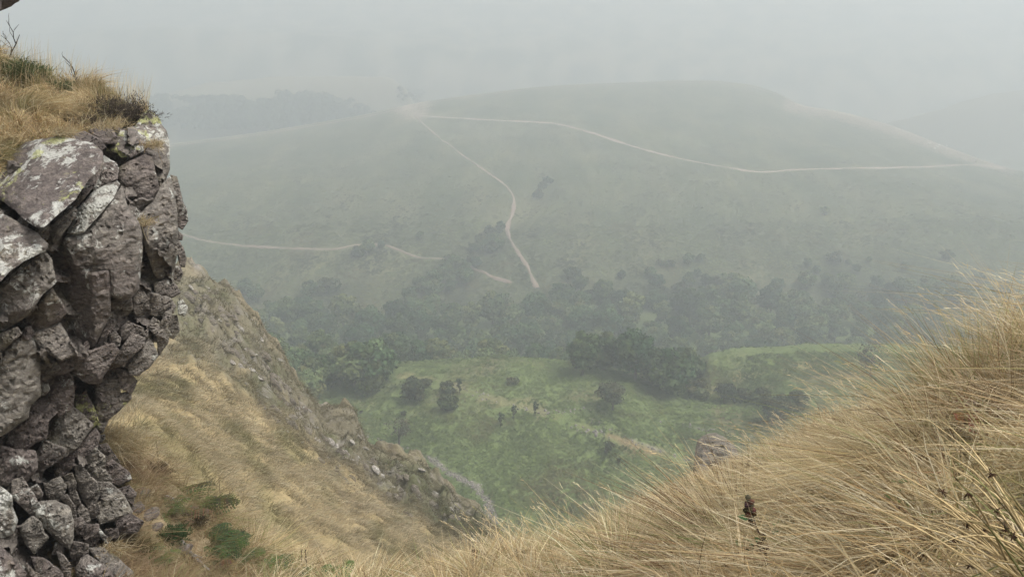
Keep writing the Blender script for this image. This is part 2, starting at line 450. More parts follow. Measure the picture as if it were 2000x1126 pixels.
tx, ty = proj(T.G)
q3 = np.stack([T.G[..., 0], T.G[..., 1], np.zeros_like(tx)], -1)
rid = np.broadcast_to(T.rowid, tx.shape)
n1 = fbm(q3 / 40.0, 4); n2 = fbm(q3 / 9.0 + 7, 3); n3 = fbm(q3 / 18.0 + 31, 4)
mead_c = np.array((0.106, 0.136, 0.048)); hill_c = np.array((0.084, 0.091, 0.048))
C = np.broadcast_to(mead_c, T.G.shape).copy()
C = blend(C, sstep(7.6, 8.2, rid), hill_c)
C = blend(C, np.clip(n1 * 1.1, 0, 1) * 0.5, (0.105, 0.120, 0.048))
C = blend(C, np.clip(-n2 * 1.2, 0, 1) * 0.15, (0.070, 0.095, 0.034))
C = blend(C, np.clip(n3 - 0.08, 0, 1) * 1.0 * (rid < 7.5), (0.130, 0.112, 0.056))
C = blend(C, sstep(8.5, 12, rid) * 0.45 * (0.6 + 0.6 * n3), (0.120, 0.105, 0.066))       # browner towards the ridge
hm_ = sstep(8.0, 8.6, rid) * (1 - sstep(12, 12.3, rid)); hb = fbm(q3 / np.array((26.0, 60.0, 1.0)) + 50, 4); hc = fbm(q3 / np.array((9.0, 22.0, 1.0)) + 80, 4)
C = blend(C, hm_ * np.clip(hb * 1.6, 0, 1) * .75, (0.048, 0.062, 0.030))
C = blend(C, hm_ * np.clip(-hb * 1.3 - .1, 0, 1) * .6, (0.150, 0.140, 0.070))
C = blend(C, hm_ * np.clip(hc * 1.4 - .1, 0, 1) * .6, (0.050, 0.058, 0.032))
C = blend(C, sstep(13.5, 15, rid) * 0.8, (0.20, 0.175, 0.125))
C = blend(C, sstep(15.5, 17, rid) * np.clip(.5 + 1.5 * n1, 0, 1), (0.05, 0.06, 0.04))
# dry tongues in the meadow and the bank on the right
for pl, w, col in [([(860, 745), (930, 770), (1000, 790), (1060, 805)], 16, (0.19, 0.155, 0.085)),
                   ([(1090, 815), (1180, 850), (1260, 875), (1340, 900)], 20, (0.17, 0.14, 0.07)),
                   ([(1190, 850), (1330, 905)], 9, (0.20, 0.13, 0.075)),
                   ([(1390, 765), (1450, 735), (1540, 720), (1620, 712)], 14, (0.25, 0.20, 0.10)),
                   ([(1440, 770), (1560, 745), (1680, 730)], 16, (0.16, 0.13, 0.08)),
                   ([(780, 735), (830, 738), (870, 742)], 9, (0.24, 0.20, 0.10)),
                   ([(1700, 690), (1790, 694)], 6, (0.28, 0.23, 0.12)),
                   ([(1240, 800), (1300, 825), (1400, 842), (1500, 858)], 5, (0.2, 0.19, 0.15)),
                   ([(1150, 815), (1260, 868), (1350, 900)], 4, (0.24, 0.22, 0.17))]:
    d = pl_dist(tx, ty, pl) + n2 * w * 1.6 + w * 0.15
    C = blend(C, (1 - sstep(w * 0.2, w, d)) * 0.5 * (rid < 7.5), col)
# stream bed
STREAM = [(700, 845), (780, 872), (845, 897), (880, 925), (930, 950), (955, 985), (965, 1030), (985, 1080)]
d = pl_dist(tx, ty, STREAM) + n2 * 7
C = blend(C, (1 - sstep(3, 9, d)) * 0.75 * (rid < 5) * sstep(860, 905, ty), (0.17, 0.15, 0.13))
# bare, trodden ground round the saddle and along the stony crest
d = np.hypot((tx - 805) / 1.8, ty - 212) + 8 * n2
C = blend(C, (1 - sstep(8, 30, d)) * 0.75 * (np.abs(rid - 11.8) < 1), (0.34, 0.27, 0.21))
d = pl_dist(tx, ty, [(1540, 206), (1650, 226), (1740, 252), (1850, 292), (1900, 308), (1975, 328)]) + 7 * n2
C = blend(C, (1 - sstep(4, 17, d)) * 0.5 * (np.abs(rid - 11.7) < 0.9), (0.36, 0.27, 0.21))
C = blend(C, np.exp(-((rid - 12) / 0.05) ** 2) * 0.5, (0.30, 0.25, 0.19))               # worn skyline
C = np.clip(C, 0.01, 1)
terrain = link('hills', T.mesh('hills', M_GROUND, C))
tag(terrain, 'green valley meadow rising to a bracken hill and misty far slopes', kind='structure')

# ------------------------------------------------------------------ tracks, draped on the hill
def smooth_line(pl, step):
    pl = np.array(pl, float); s = np.concatenate([[0], np.cumsum(np.hypot(*np.diff(pl, axis=0).T))])
    q = np.linspace(0, s[-1], max(2, int(s[-1] / step)))
    return np.stack([pchip(s, pl[:, 0], q), pchip(s, pl[:, 1], q)], -1)
TRACKS = []
def track(pl, width, label, ymin=270, tone=1.0):
    pts = []; TRACKS.append(pl)
    for px, py in smooth_line(pl, 7):
        h = T.hit(px, py, ymin)
        if h is not None and (not pts or (h - pts[-1]).length < 45): pts.append(h)
    # smooth along the way, then lay the ribbon on the ground
    A = np.array(pts)
    for _ in range(2): A[1:-1] = (A[:-2] + 2 * A[1:-1] + A[2:]) / 4
    vs = []; qs = []; K = 5
    for i, p in enumerate(A):
        t = A[min(i + 1, len(A) - 1)] - A[max(i - 1, 0)]; t[2] = 0; t /= np.linalg.norm(t) + 1e-9
        s_ = np.array((t[1], -t[0], 0)); w = width * (0.85 + 0.9 * pn(np.array((p[0] / 9, p[1] / 9, 3.3))))
        for k in range(K):
            o = p + s_ * w * (k / (K - 1) - 0.5)
            vs.append((o[0], o[1], T.z(o[0], o[1]) + (0.28 if 0 < k < K - 1 else -0.12)))
        if i:
            for k in range(K - 1): qs.append(((i - 1) * K + k, (i - 1) * K + k + 1, i * K + k + 1, i * K + k))
    col = np.tile(np.array((0.185, 0.14, 0.112)) * tone, (len(vs), 1))
    o = link('path', mesh_np('path', np.array(vs), np.array(qs), None, M_PATH, True, col))
    tag(o, label, kind='structure')
    return A
track([(340, 452), (400, 470), (480, 480), (600, 486), (650, 487), (700, 478), (745, 478), (800, 497), (830, 505), (865, 505), (900, 510), (920, 520), (960, 540), (1000, 552)], 1.7,
      'narrow earth path crossing the foot of the hill')
track([(1050, 562), (1045, 555), (1030, 520), (1010, 490), (995, 465), (990, 445), (1000, 420), (1005, 390), (990, 365), (950, 335), (900, 300), (850, 262), (825, 240), (808, 224)], 2.0,
      'earth path climbing the hill to the saddle', tone=1.15)
track([(815, 226), (950, 234), (1080, 241), (1150, 258), (1250, 290), (1330, 310), (1420, 327), (1490, 336), (1560, 331), (1700, 328), (1800, 326), (1890, 322), (1960, 328)], 3.4,
      'long curving track across the upper hillside', tone=1.35)
track([(330, 286), (480, 267), (600, 248), (720, 227), (800, 209)], 3.0, 'pale track along the left shoulder of the ridge', tone=1.5)
track([(830, 203), (900, 192), (1100, 170), (1250, 164), (1380, 161), (1450, 167), (1520, 186)], 2.6, 'faint pale track along the top of the ridge', 330)

# ------------------------------------------------------------------ grass blades
def blades(roots, up, lean, L, Wd, col, seg=3, spread=0.25, curl=0.5, taper=0.6):
    """ribbons: root, growth direction, lean (sideways drop), length, width, colour"""
    n = len(roots)
    d0 = up + rng.normal(size=(n, 3)) * spread
    d0 /= np.linalg.norm(d0, axis=1)[:, None]
    cu = curl * (0.5 + rng.random(n))[:, None]
    side = np.cross(d0, rng.normal(size=(n, 3))); side /= np.linalg.norm(side, axis=1)[:, None] + 1e-9
    V = []
    for s in range(seg + 1):
        t = s / seg
        c = roots + d0 * (L[:, None] * t * (1 - 0.25 * cu * t)) + lean * (L[:, None] * cu * t * t)
        w = Wd[:, None] * (1 - t) ** taper * 0.5
        if s < seg: V += [c - side * w, c + side * w]
        else: V += [c]
    V = np.stack(V, 1); m = 2 * seg + 1
    base = np.arange(n)[:, None] * m
    qs = []
    for s in range(seg - 1): qs.append(np.concatenate([base + 2 * s, base + 2 * s + 1, base + 2 * s + 3, base + 2 * s + 2], 1))
    q = np.concatenate(qs) if qs else None
    t3 = np.concatenate([base + 2 * seg - 2, base + 2 * seg - 1, base + 2 * seg], 1)
    return V.reshape(-1, 3), q, t3, np.repeat(col, m, axis=0)
def merge(parts):
    vs, qs, ts, cs, o = [], [], [], [], 0
    for v, q, t, c in parts:
        vs.append(v); cs.append(c)
        if q is not None and len(q): qs.append(q + o)
        if t is not None and len(t): ts.append(t + o)
        o += len(v)
    return np.concatenate(vs), (np.concatenate(qs) if qs else None), (np.concatenate(ts) if ts else None), np.concatenate(cs)
STRAW = np.array([(0.54, 0.43, 0.255), (0.62, 0.515, 0.33), (0.43, 0.325, 0.18), (0.70, 0.61, 0.43), (0.30, 0.21, 0.11), (0.33, 0.31, 0.14), (0.46, 0.33, 0.17)])
STRAW_P = np.array([.25, .24, .12, .18, .07, .05, .09])
def straw(n, p=None, var=0.12):
    c = STRAW[rng.choice(len(STRAW), n, p=p if p is not None else STRAW_P)]
    return np.clip(c * (1 + rng.normal(size=(n, 1)) * var), 0.02, 0.8)

# ------------------------------------------------------------------ the left spur: dry grass slope below a rocky rib
r4 = ry([(-900, 300, 50), (-300, 420, 52), (200, 480, 52), (300, 505, 52), (362, 531, 52), (400, 541, 52), (440, 562, 52), (470, 590, 52), (505, 630, 52), (520, 655, 52), (545, 690, 52), (575, 740, 52), (612, 783, 52), (628, 806, 52),
         (645, 803, 52.5), (675, 792, 53), (692, 803, 53), (706, 842, 53), (720, 876, 52.5), (742, 888, 52), (800, 897, 51.5), (832, 906, 51), (842, 928, 50.6), (870, 952, 50), (900, 987, 49.6), (935, 1008, 49.2), (965, 1036, 49), (1010, 1085, 48.5), (1080, 1180, 48)])
SROWS = [
    ry([(-900, 1050, 8), (250, 1010, 9), (400, 1150, 12.5), (600, 1190, 16), (850, 1190, 24), (1080, 1220, 32)]),
    ry([(-900, 850, 14), (250, 875, 12.5), (350, 965, 13), (450, 1055, 15), (600, 1115, 21), (850, 1115, 30), (1080, 1200, 37)]),
    ry([(-900, 720, 26), (250, 790, 24), (400, 855, 26), (550, 945, 29), (700, 1025, 33), (880, 1082, 38), (1080, 1190, 41)]),
    ry([(-900, 610, 38), (250, 690, 36), (350, 705, 37), (480, 785, 39), (620, 905, 41), (760, 990, 43), (900, 1068, 45), (1080, 1185, 45)]),
    r4,
    [(a, y + 3, z - 2.4) for a, y, z in r4],
    [(a, y + 16, z - 24) for a, y, z in r4],
    [(a, 104, -86) for a, y, z in r4],
]
def spur_disp(G, rid):
    q = G.copy(); r = np.broadcast_to(rid, G.shape[:2])
    slope = 0.30 * fbm(q / np.array((2.6, 4.0, 4.0)), 3) + 0.10 * fbm(q / 0.7 + 4, 3)
    rib = 1.1 * np.abs(fbm(q / 4.2 + 8, 4)) + 0.75 * fbm(q / 1.6, 4) + 0.30 * fbm(q / 0.5, 3)
    w = sstep(2.75, 3.3, r)
    crest = np.exp(-((r - 4) / 0.12) ** 2)
    return (slope * (1 - w) + rib * w * (1 - 0.55 * crest)) * sstep(0, 0.6, r)
SA = np.linspace(-1.35, 0.06, 380)
SP = Fan(SROWS, SA, [10, 44, 50, 52, 70, 14, 14, 10], spur_disp)
sx, sy = proj(SP.G); rs = np.broadcast_to(SP.rowid, sx.shape)
sn1 = fbm(SP.G / 3.0 + 2, 4); sn2 = fbm(SP.G / 1.1 + 5, 4); sn3 = fbm(SP.G / np.array((2.0, 7.0, 3.0)) + 11, 3)
C = np.broadcast_to(np.array((0.30, 0.235, 0.125)), SP.G.shape).copy()
C = blend(C, np.clip(sn3 * 1.3, 0, 1) * 0.55, (0.155, 0.145, 0.065))
C = blend(C, np.clip(sn2 - 0.25, 0, 1) * 0.9, (0.12, 0.11, 0.05))
w = sstep(2.8, 3.35, rs + 0.25 * sn1)
C = blend(C, w * 0.9, (0.115, 0.105, 0.075))
C = blend(C, w * np.clip(sn1 * 1.4 + .8 * sstep(700, 850, sx), 0, 1) * 0.8, (0.075, 0.080, 0.040))
C = blend(C, w * np.clip(sn2 * 1.5 - 0.2, 0, 1), (0.165, 0.150, 0.130))
C = blend(C, sstep(3.8, 3.98, rs) * np.clip(0.3 + sn1, 0, 1) * 0.6, (0.24, 0.19, 0.13))
C = blend(C, sstep(4.4, 5.5, rs) * 0.8, (0.075, 0.085, 0.045))
spur = link('rocky_spur', SP.mesh('rocky_spur', M_SPUR, np.clip(C, .01, 1)))
tag(spur, 'steep spur of dry golden grass under a rocky rib', kind='structure')

def spur_grass(n, v0, v1, L, Wd, weight):
    per = 14; nc = n // per
    uc = rng.random(nc * 5) * (len(SA) - 2); vc = v0 + rng.random(nc * 5) * (v1 - v0)
    p, nn = SP.sample(uc, vc); px, py = proj(p)
    keep = (px > 190) & (px < 1040) & (py < 1160)
    r = np.interp(vc, np.arange(len(SP.rowid)), SP.rowid)
    keep &= rng.random(len(p)) < weight(p, r)
    uc, vc = uc[keep][:nc], vc[keep][:nc]; m = len(uc)
    u = np.repeat(uc, per) + rng.normal(size=m * per) * 1.3; v = np.repeat(vc, per) + rng.normal(size=m * per) * .45
    u = np.clip(u, 0, len(SA) - 2); v = np.clip(v, 0, SP.G.shape[1] - 2)
    p, nn = SP.sample(u, v); cen, _ = SP.sample(uc, vc)
    return p, nn, np.interp(v, np.arange(len(SP.rowid)), SP.rowid), p - np.repeat(cen, per, axis=0), np.repeat(rng.uniform(.66, 1.25, m), per)
parts = []
idx = lambda r: float(np.interp(r, SP.rowid, np.arange(len(SP.rowid))))
for (ra0, ra1, n, L, Wd, cu) in [(0.6, 1.5, 17000, 0.42, 0.012, 0.7), (1.5, 2.3, 26000, 0.5, 0.022, 0.75), (2.3, 3.2, 30000, 0.55, 0.032, 0.75), (3.1, 4.03, 19000, 0.5, 0.035, 0.6)]:
    p, nn, r, off, ctone = spur_grass(n, idx(ra0), idx(ra1), L, Wd, lambda p, r: np.clip(0.75 + 1.1 * fbm(p / 0.9, 2), 0.06, 1))
    k = len(p)
    down = np.stack([0.75 + 0 * p[:, 0], -0.05 + 0 * p[:, 0], -0.55 + 0 * p[:, 0]], -1)
    c = straw(k, var=0.16) * 0.95
    c = c * .6 + .4 * np.array((0.36, 0.305, 0.205))
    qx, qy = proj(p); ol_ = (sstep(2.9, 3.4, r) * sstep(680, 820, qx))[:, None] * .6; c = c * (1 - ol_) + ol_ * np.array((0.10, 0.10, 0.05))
    g1 = fbm(p / np.array((2.0, 7.0, 3.0)) + 11, 3)[:, None]; g2 = fbm(p / 1.1 + 5, 3)[:, None]
    c = c * (1 - np.clip(g1 * 1.2, 0, .75)) + np.array((0.16, 0.15, 0.065)) * np.clip(g1 * 1.2, 0, .75)
    c = c * (1 - np.clip(g2 - .1, 0, .7)) + np.array((0.17, 0.13, 0.06)) * np.clip(g2 - .1, 0, .7)
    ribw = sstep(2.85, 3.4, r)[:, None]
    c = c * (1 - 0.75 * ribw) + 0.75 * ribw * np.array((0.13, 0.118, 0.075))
    c = np.clip(c * ctone[:, None] * np.array((.86, .88, .92)), .02, .8)
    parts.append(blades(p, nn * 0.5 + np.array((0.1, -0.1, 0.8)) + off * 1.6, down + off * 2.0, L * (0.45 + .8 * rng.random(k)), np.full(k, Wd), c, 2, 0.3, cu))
v, q, t, c = merge(parts)
tag(link('dry_slope_grass', mesh_np('dry_slope_grass', v, q, t, M_GRASS, True, c)), 'dry golden grass covering the steep spur', 'grass', kind='stuff')

# ------------------------------------------------------------------ near ground: thin-plate sheet through points read off the photo
def tps(pts, lam=0.02):
    X = np.array([p[:2] for p in pts]); z = np.array([p[2] for p in pts]); n = len(X)
    d = np.linalg.norm(X[:, None] - X[None], axis=2); K = np.where(d > 0, d * d * np.log(d + 1e-12), 0)
    A = np.zeros((n + 3, n + 3)); A[:n, :n] = K + lam * np.eye(n); A[:n, n] = 1; A[:n, n+1:] = X; A[n, :n] = 1; A[n+1:, :n] = X.T
    w = np.linalg.solve(A, np.concatenate([z, [0, 0, 0]]))
    def f(x, y):
        x = np.asarray(x, float); y = np.asarray(y, float); s = w[n] + w[n+1] * x + w[n+2] * y
        for i in range(n):
            dd = np.hypot(x - X[i, 0], y - X[i, 1]); s = s + w[i] * np.where(dd > 0, dd * dd * np.log(dd + 1e-12), 0)
        return s
    return f
EDGE = [(250, 880, 8.2), (350, 960, 8.0), (440, 1040, 8.2), (560, 1118, 10), (700, 1136, 10), (850, 1132, 9.2), (1000, 1104, 8), (1130, 1078, 7.3), (1250, 1052, 6.6),
        (1400, 1000, 5.8), (1520, 955, 4.8), (1640, 905, 4.0), (1750, 850, 3.5), (1880, 765, 3.2), (2000, 690, 3.0), (2200, 590, 3.1), (2500, 450, 3.2)]
pts = [(0, 0, -1.62), (0, -3, -1.2), (-3, -1, -2.1), (3, 0, -0.5), (3, -3, -0.4), (-4, -3, -1.8), (1.2, 0, -1.0), (-2.5, 2, -2.8), (-4.5, 3.5, -4.0), (-6.5, 5.5, -5.0)]
for px, py, Y in [(2000, 1126, 1.05), (2000, 930, 1.6), (2000, 800, 2.2), (2300, 800, 1.9), (1750, 1126, 1.4), (1750, 950, 2.3), (1500, 1126, 2.0), (1500, 1035, 3.0),
                  (1250, 1126, 3.2), (1250, 1082, 5.0), (1000, 1126, 4.9), (700, 1145, 7.8), (450, 1126, 6.4), (300, 1126, 5.7), (300, 970, 6.8), (200, 1126, 5.2)] + EDGE:
    pts.append(tuple(P(px, py, Y)))
for px, py, Y in EDGE:
    p = P(px, py, Y)
    pts.append((p[0] * (1 + 1.6 / Y), p[1] + 1.6, p[2] - 1.9)); pts.append((p[0] * (1 + 5 / Y), p[1] + 5, p[2] - 8.0))
near_f = tps(pts)
gx = np.linspace(-8.5, 7.5, 240); gy = np.linspace(-3.5, 14.5, 260)
GX, GY = np.meshgrid(gx, gy, indexing='ij')
HOL = P(1706, 965, 2.05)
def near_z(x, y):
    q = np.stack([x, y, 0 * x], -1)
    return near_f(x, y) - 0.20 * np.exp(-((x - HOL[0]) / .075) ** 2 - ((y - HOL[1]) / .12) ** 2) + 0.10 * fbm(q / 0.9, 3) + 0.03 * fbm(q / 0.22 + 3, 2)
GZ = near_z(GX, GY)
_ex, _ez = np.array([tuple(ray(px, py)) for px, py, Y in EDGE]).T
_ey = np.array([Y for px, py, Y in EDGE])
_a = GX / np.maximum(GY, 0.5); _lim = np.interp(_a, _ex, _ey)
_over = np.clip(GY - _lim, 0, None)                       # past the brow the ground keeps falling
GZ = np.where(_over > 0, np.minimum(GZ, np.interp(_a, _ex, _ez) * _lim - 1.1 * _over), GZ)
NG = np.stack([GX, GY, GZ], -1)
I = np.arange(GX.size).reshape(GX.shape)
q = np.stack([I[:-1, :-1], I[1:, :-1], I[1:, 1:], I[:-1, 1:]], -1).reshape(-1, 4)
m1 = fbm(NG / 0.7, 4)
C = np.broadcast_to(np.array((0.34, 0.265, 0.165)), NG.shape).copy()
C = blend(C, np.clip(m1, 0, 1) * 0.7, (0.17, 0.125, 0.075))
C = blend(C, np.clip(-fbm(NG / .42 + 33, 2) * 3 - .6, 0, 1) * .7, (0.09, 0.065, 0.042))
C = blend(C, np.exp(-(((GX - HOL[0]) / .09) ** 2 + ((GY - HOL[1]) / .15) ** 2)), (0.05, 0.04, 0.03))
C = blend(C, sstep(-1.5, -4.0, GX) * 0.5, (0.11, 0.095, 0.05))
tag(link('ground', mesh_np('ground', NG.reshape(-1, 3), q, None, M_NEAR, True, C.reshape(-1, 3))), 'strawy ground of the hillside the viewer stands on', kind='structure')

def near_normal(x, y):
    e = 0.08
    dzx = (near_f(x + e, y) - near_f(x - e, y)) / (2 * e); dzy = (near_f(x, y + e) - near_f(x, y - e)) / (2 * e)
    nn = np.stack([-dzx, -dzy, np.ones_like(dzx)], -1); return nn / np.linalg.norm(nn, axis=-1)[..., None]
def scatter_near(n, ylo, yhi, pxlo, pxhi, clump=0.5, cs=0.35, pyhi=1330):
    out = []; got = 0
    while got < n:
        m = n * 3
        y = ylo + (yhi - ylo) * rng.random(m)
        a0 = float(ray(pxlo, 1000)[0]); a1 = float(ray(pxhi, 1000)[0])
        x = (a0 + (a1 - a0) * rng.random(m)) * y
        keep = rng.random(m) < y / yhi
        x, y = x[keep], y[keep]
        z = near_z(x, y); p = np.stack([x, y, z], -1); px, py = proj(p)
        k = (py < pyhi) & (rng.random(len(x)) > 0.97 * np.exp(-(((x - HOL[0]) / .115) ** 2 + ((y - HOL[1]) / .17) ** 2) ** 2)) & (rng.random(len(x)) < np.clip(0.55 + clump * 2.2 * fbm(p / cs, 2), 0.05, 1) * np.clip(1.0 + 3.0 * fbm(p / .42 + 33, 2) / (1 + .12 * p[:, 1] ** 2) + .25, .08, 1))
        out.append(p[k]); got += k.sum()
    return np.concatenate(out)[:n]
parts = []
def tint(p, c):
    g = np.clip(fbm(p / 0.5 + 40, 3) - 0.18, 0, .8)[:, None]; c = c * (1 - g) + np.array((0.27, 0.27, 0.11)) * g
    b = np.clip(fbm(p / 0.35 + 70, 3) - 0.10, 0, .8)[:, None]; c = c * (1 - b) + np.array((0.20, 0.125, 0.07)) * b
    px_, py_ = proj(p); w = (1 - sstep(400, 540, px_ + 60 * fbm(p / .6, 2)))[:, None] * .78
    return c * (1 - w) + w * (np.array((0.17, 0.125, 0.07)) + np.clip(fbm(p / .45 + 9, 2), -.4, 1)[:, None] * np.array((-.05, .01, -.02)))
def tussocks(nt, per, ylo, yhi, pxlo, pxhi, L, Wd, rad, wind, cu, c0=None):
    """clumps whose blades rise from one foot and arch outwards, combed by the wind"""
    if c0 is None: c0 = scatter_near(nt, ylo, yhi, pxlo, pxhi, 0.25, 0.6)
    k = nt * per; ci = np.repeat(np.arange(nt), per)
    an = rng.random(k) * 2 * np.pi; rr_ = rad * np.sqrt(rng.random(k)) * np.repeat(rng.uniform(.6, 1.4, nt), per)
    x_ = c0[ci, 0] + np.cos(an) * rr_; y_ = c0[ci, 1] + np.sin(an) * rr_
    p = np.stack([x_, y_, near_z(x_, y_) - .01], -1)
    out = np.stack([np.cos(an), np.sin(an), 0 * an], -1)
    wd = np.array(wind) + rng.normal(size=(nt, 3))[ci] * np.array((.62, .55, .15))
    ll = out * 0.8 + wd + rng.normal(size=(k, 3)) * .18
    up = out * 0.35 + np.array((-.05, 0, .9)) + 0.25 * wd
    size = np.repeat(rng.uniform(.6, 1.35, nt), per)
    tone = np.repeat(rng.uniform(.68, 1.22, nt), per)[:, None]
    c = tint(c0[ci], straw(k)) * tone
    dd = rng.random(k) < np.repeat(rng.choice([.03, .08, .45], nt, p=[.6, .28, .12]), per); c[dd] = np.array((0.17, 0.105, 0.06)) * rng.uniform(.6, 1.4, (dd.sum(), 1))
    gg = rng.random(k) < np.repeat(rng.choice([0, .03, .35], nt, p=[.7, .2, .1]), per); c[gg] = np.array((0.17, 0.19, 0.075)) * rng.uniform(.7, 1.3, (gg.sum(), 1))
    return blades(p, up, ll, L * size * (0.5 + .75 * rng.random(k)), Wd * (.6 + .8 * rng.random(k)), np.clip(c, .02, .8), 3, 0.32, cu)
parts += [tussocks(330, 80, 0.95, 4.5, 1360, 2450, .19, .0034, .06, (-.15, .0, -.55), .85),
          tussocks(420, 55, 3.0, 8.4, 820, 1620, .26, .0054, .08, (-.2, .04, -.4), .75),
          tussocks(230, 60, 5.0, 10.6, 360, 1060, .34, .0075, .10, (.12, 0, -.4), .7),
          tussocks(300, 60, 4.7, 8.4, 130, 520, .24, .006, .10, (.3, -.1, -.45), .75)]
parts.append(tussocks(360, 12, 1.7, 4.4, 1360, 2450, .22, .0050, .10, (-.25, .05, -.5), .9))
# the big arching clumps of the bank
def near_pts(lst):
    o = []
    for px, py in lst:
        a, k = ray(px, py); Y = np.linspace(.7, 13, 700); d = near_z(float(a) * Y, Y) - float(k) * Y
        j = np.where((d[:-1] < 0) & (d[1:] >= 0))[0]
        if len(j): o.append((float(a) * Y[j[0]], Y[j[0]], float(k) * Y[j[0]]))
    return np.array(o)
c1 = near_pts([(1760, 890), (1790, 870), (1725, 880), (1820, 930), (1690, 890)])
parts.append(tussocks(len(c1), 520, 0, 0, 0, 0, .21, .0034, .07, (-.62, .03, -.42), .95, c1))
c1 = near_pts([(1850, 830), (1905, 790), (1950, 750), (1985, 715), (1830, 870), (1990, 780), (1930, 760), (2030, 700)])
parts.append(tussocks(len(c1), 420, 0, 0, 0, 0, .34, .0032, .08, (-.30, .05, -.12), .5, c1))
c1 = near_pts([(1590, 970), (1550, 1010), (1620, 1050), (1540, 1090), (1690, 1110), (1880, 960), (1950, 860), (1850, 1050), (1480, 1040), (1770, 1080)])
parts.append(tussocks(len(c1), 330, 0, 0, 0, 0, .26, .0034, .08, (-.2, 0, -.45), .8, c1))
c1 = near_pts([(1420, 1040), (1340, 1060), (1250, 1080), (1160, 1095), (1080, 1110), (1010, 1120), (1300, 1110), (1200, 1118), (1390, 1095), (1450, 1010), (930, 1128)])
parts.append(tussocks(len(c1), 300, 0, 0, 0, 0, .36, .0052, .11, (-.3, .03, -.25), .6, c1))
xr = rng.uniform(.7, 3.2, 900); yr = rng.uniform(-.6, 2.4, 900)      # the bank goes on beside the viewer
pr = np.stack([xr, yr, near_z(xr, yr)], -1); qx, qy = proj(pr)
ok = ~((pr[:, 1] * CT - pr[:, 2] * ST > .05) & (qx < 2150) & (qy > 300) & (qy < 1300)) & (np.hypot(xr, yr) > .75)
c1 = pr[ok][:230]
parts.append(tussocks(len(c1), 55, 0, 0, 0, 0, .2, .0034, .08, (-.3, 0, -.5), .85, c1))
# flattened, tangled straw between the clumps
for (n, ylo, yhi, pxlo, pxhi, L, Wd, lean, cu, spr) in [
        (36000, 0.85, 4.6, 1330, 2450, 0.20, 0.0034, (-0.35, 0.0, -0.5), 0.9, 0.9),
        (9000, 3.0, 8.6, 820, 1600, 0.26, 0.0050, (-0.3, 0.0, -0.5), 0.8, 0.8),
        (9000, 4.6, 8.6, 120, 520, 0.20, 0.0055, (0.2, 0.0, -0.6), 0.9, 0.8),
        (8000, 5.0, 10.8, 300, 1050, 0.24, 0.0070, (0.2, 0.0, -0.5), 0.8, 0.7)]:
    p = scatter_near(n, ylo, yhi, pxlo, pxhi)
    k = len(p); nn = near_normal(p[:, 0], p[:, 1])
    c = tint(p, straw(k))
    ll = np.array(lean) + 0.6 * np.stack([fbm(p / 0.4 + 20, 2), fbm(p / 0.4 + 25, 2), 0 * p[:, 0]], -1) + rng.normal(size=(k, 3)) * 0.35
    parts.append(blades(p, nn * 0.5 + np.array((-0.1, 0, 0.3)), ll, L * (0.45 + 0.9 * rng.random(k)), Wd * (0.6 + 0.8 * rng.random(k)), c, 3, spr, cu))
v, q, t, c = merge(parts)
tag(link('dry_grass', mesh_np('dry_grass', v, q, t, M_GRASS, True, c)), 'dry straw-coloured grass tangled over the near bank', 'grass', kind='stuff')
# tall flowering stems that stand above the bank's edge
def seed_stems(n, ylo, yhi, pxlo, pxhi, L, lean, w):
    p = scatter_near(n, ylo, yhi, pxlo, pxhi, 0.2, 0.5)
    k = len(p); ln = L * (0.6 + 0.6 * rng.random(k))
    up = np.tile(np.array((-0.18, 0.0, 1.0)), (k, 1)); ll = np.array(lean) + rng.normal(size=(k, 3)) * 0.15
    st = rng.bit_generator.state
    c = straw(k, [.3, .3, 0, .3, 0, .1, 0])
    A = blades(p, up, ll, ln, np.full(k, w), c, 4, 0.22, 0.55, 0.25)
    V = A[0].reshape(k, -1, 3); tip = V[:, -1]; pre = (V[:, -3] + V[:, -2]) / 2
    ex = [A]
    for j in range(5):                                  # spikelets along the last part of the stem
        tt = 0.55 + 0.09 * j; base = pre * (1 - tt) + tip * tt
        d = (tip - pre); d /= np.linalg.norm(d, axis=1)[:, None] + 1e-9
        ex.append(blades(base, d, np.array((-0.2, 0, -0.3)) + 0 * d, np.full(k, 0.035 * L / 0.6) * (0.6 + rng.random(k) * .8), np.full(k, w * 0.95), c, 2, 0.25, 0.5))
    return merge(ex)
v, q, t, c = merge([seed_stems(430, 2.3, 4.6, 1500, 2040, 0.46, (-0.75, 0.1, -0.25), 0.0032), seed_stems(420, 4.5, 8.3, 950, 1560, 0.58, (-0.6, 0.1, -0.15), 0.0055)])
tag(link('seeding_grass', mesh_np('seeding_grass', v, q, t, M_GRASS, True, c)), 'tall pale flowering grass stems along the edge of the bank', 'grass', kind='stuff')

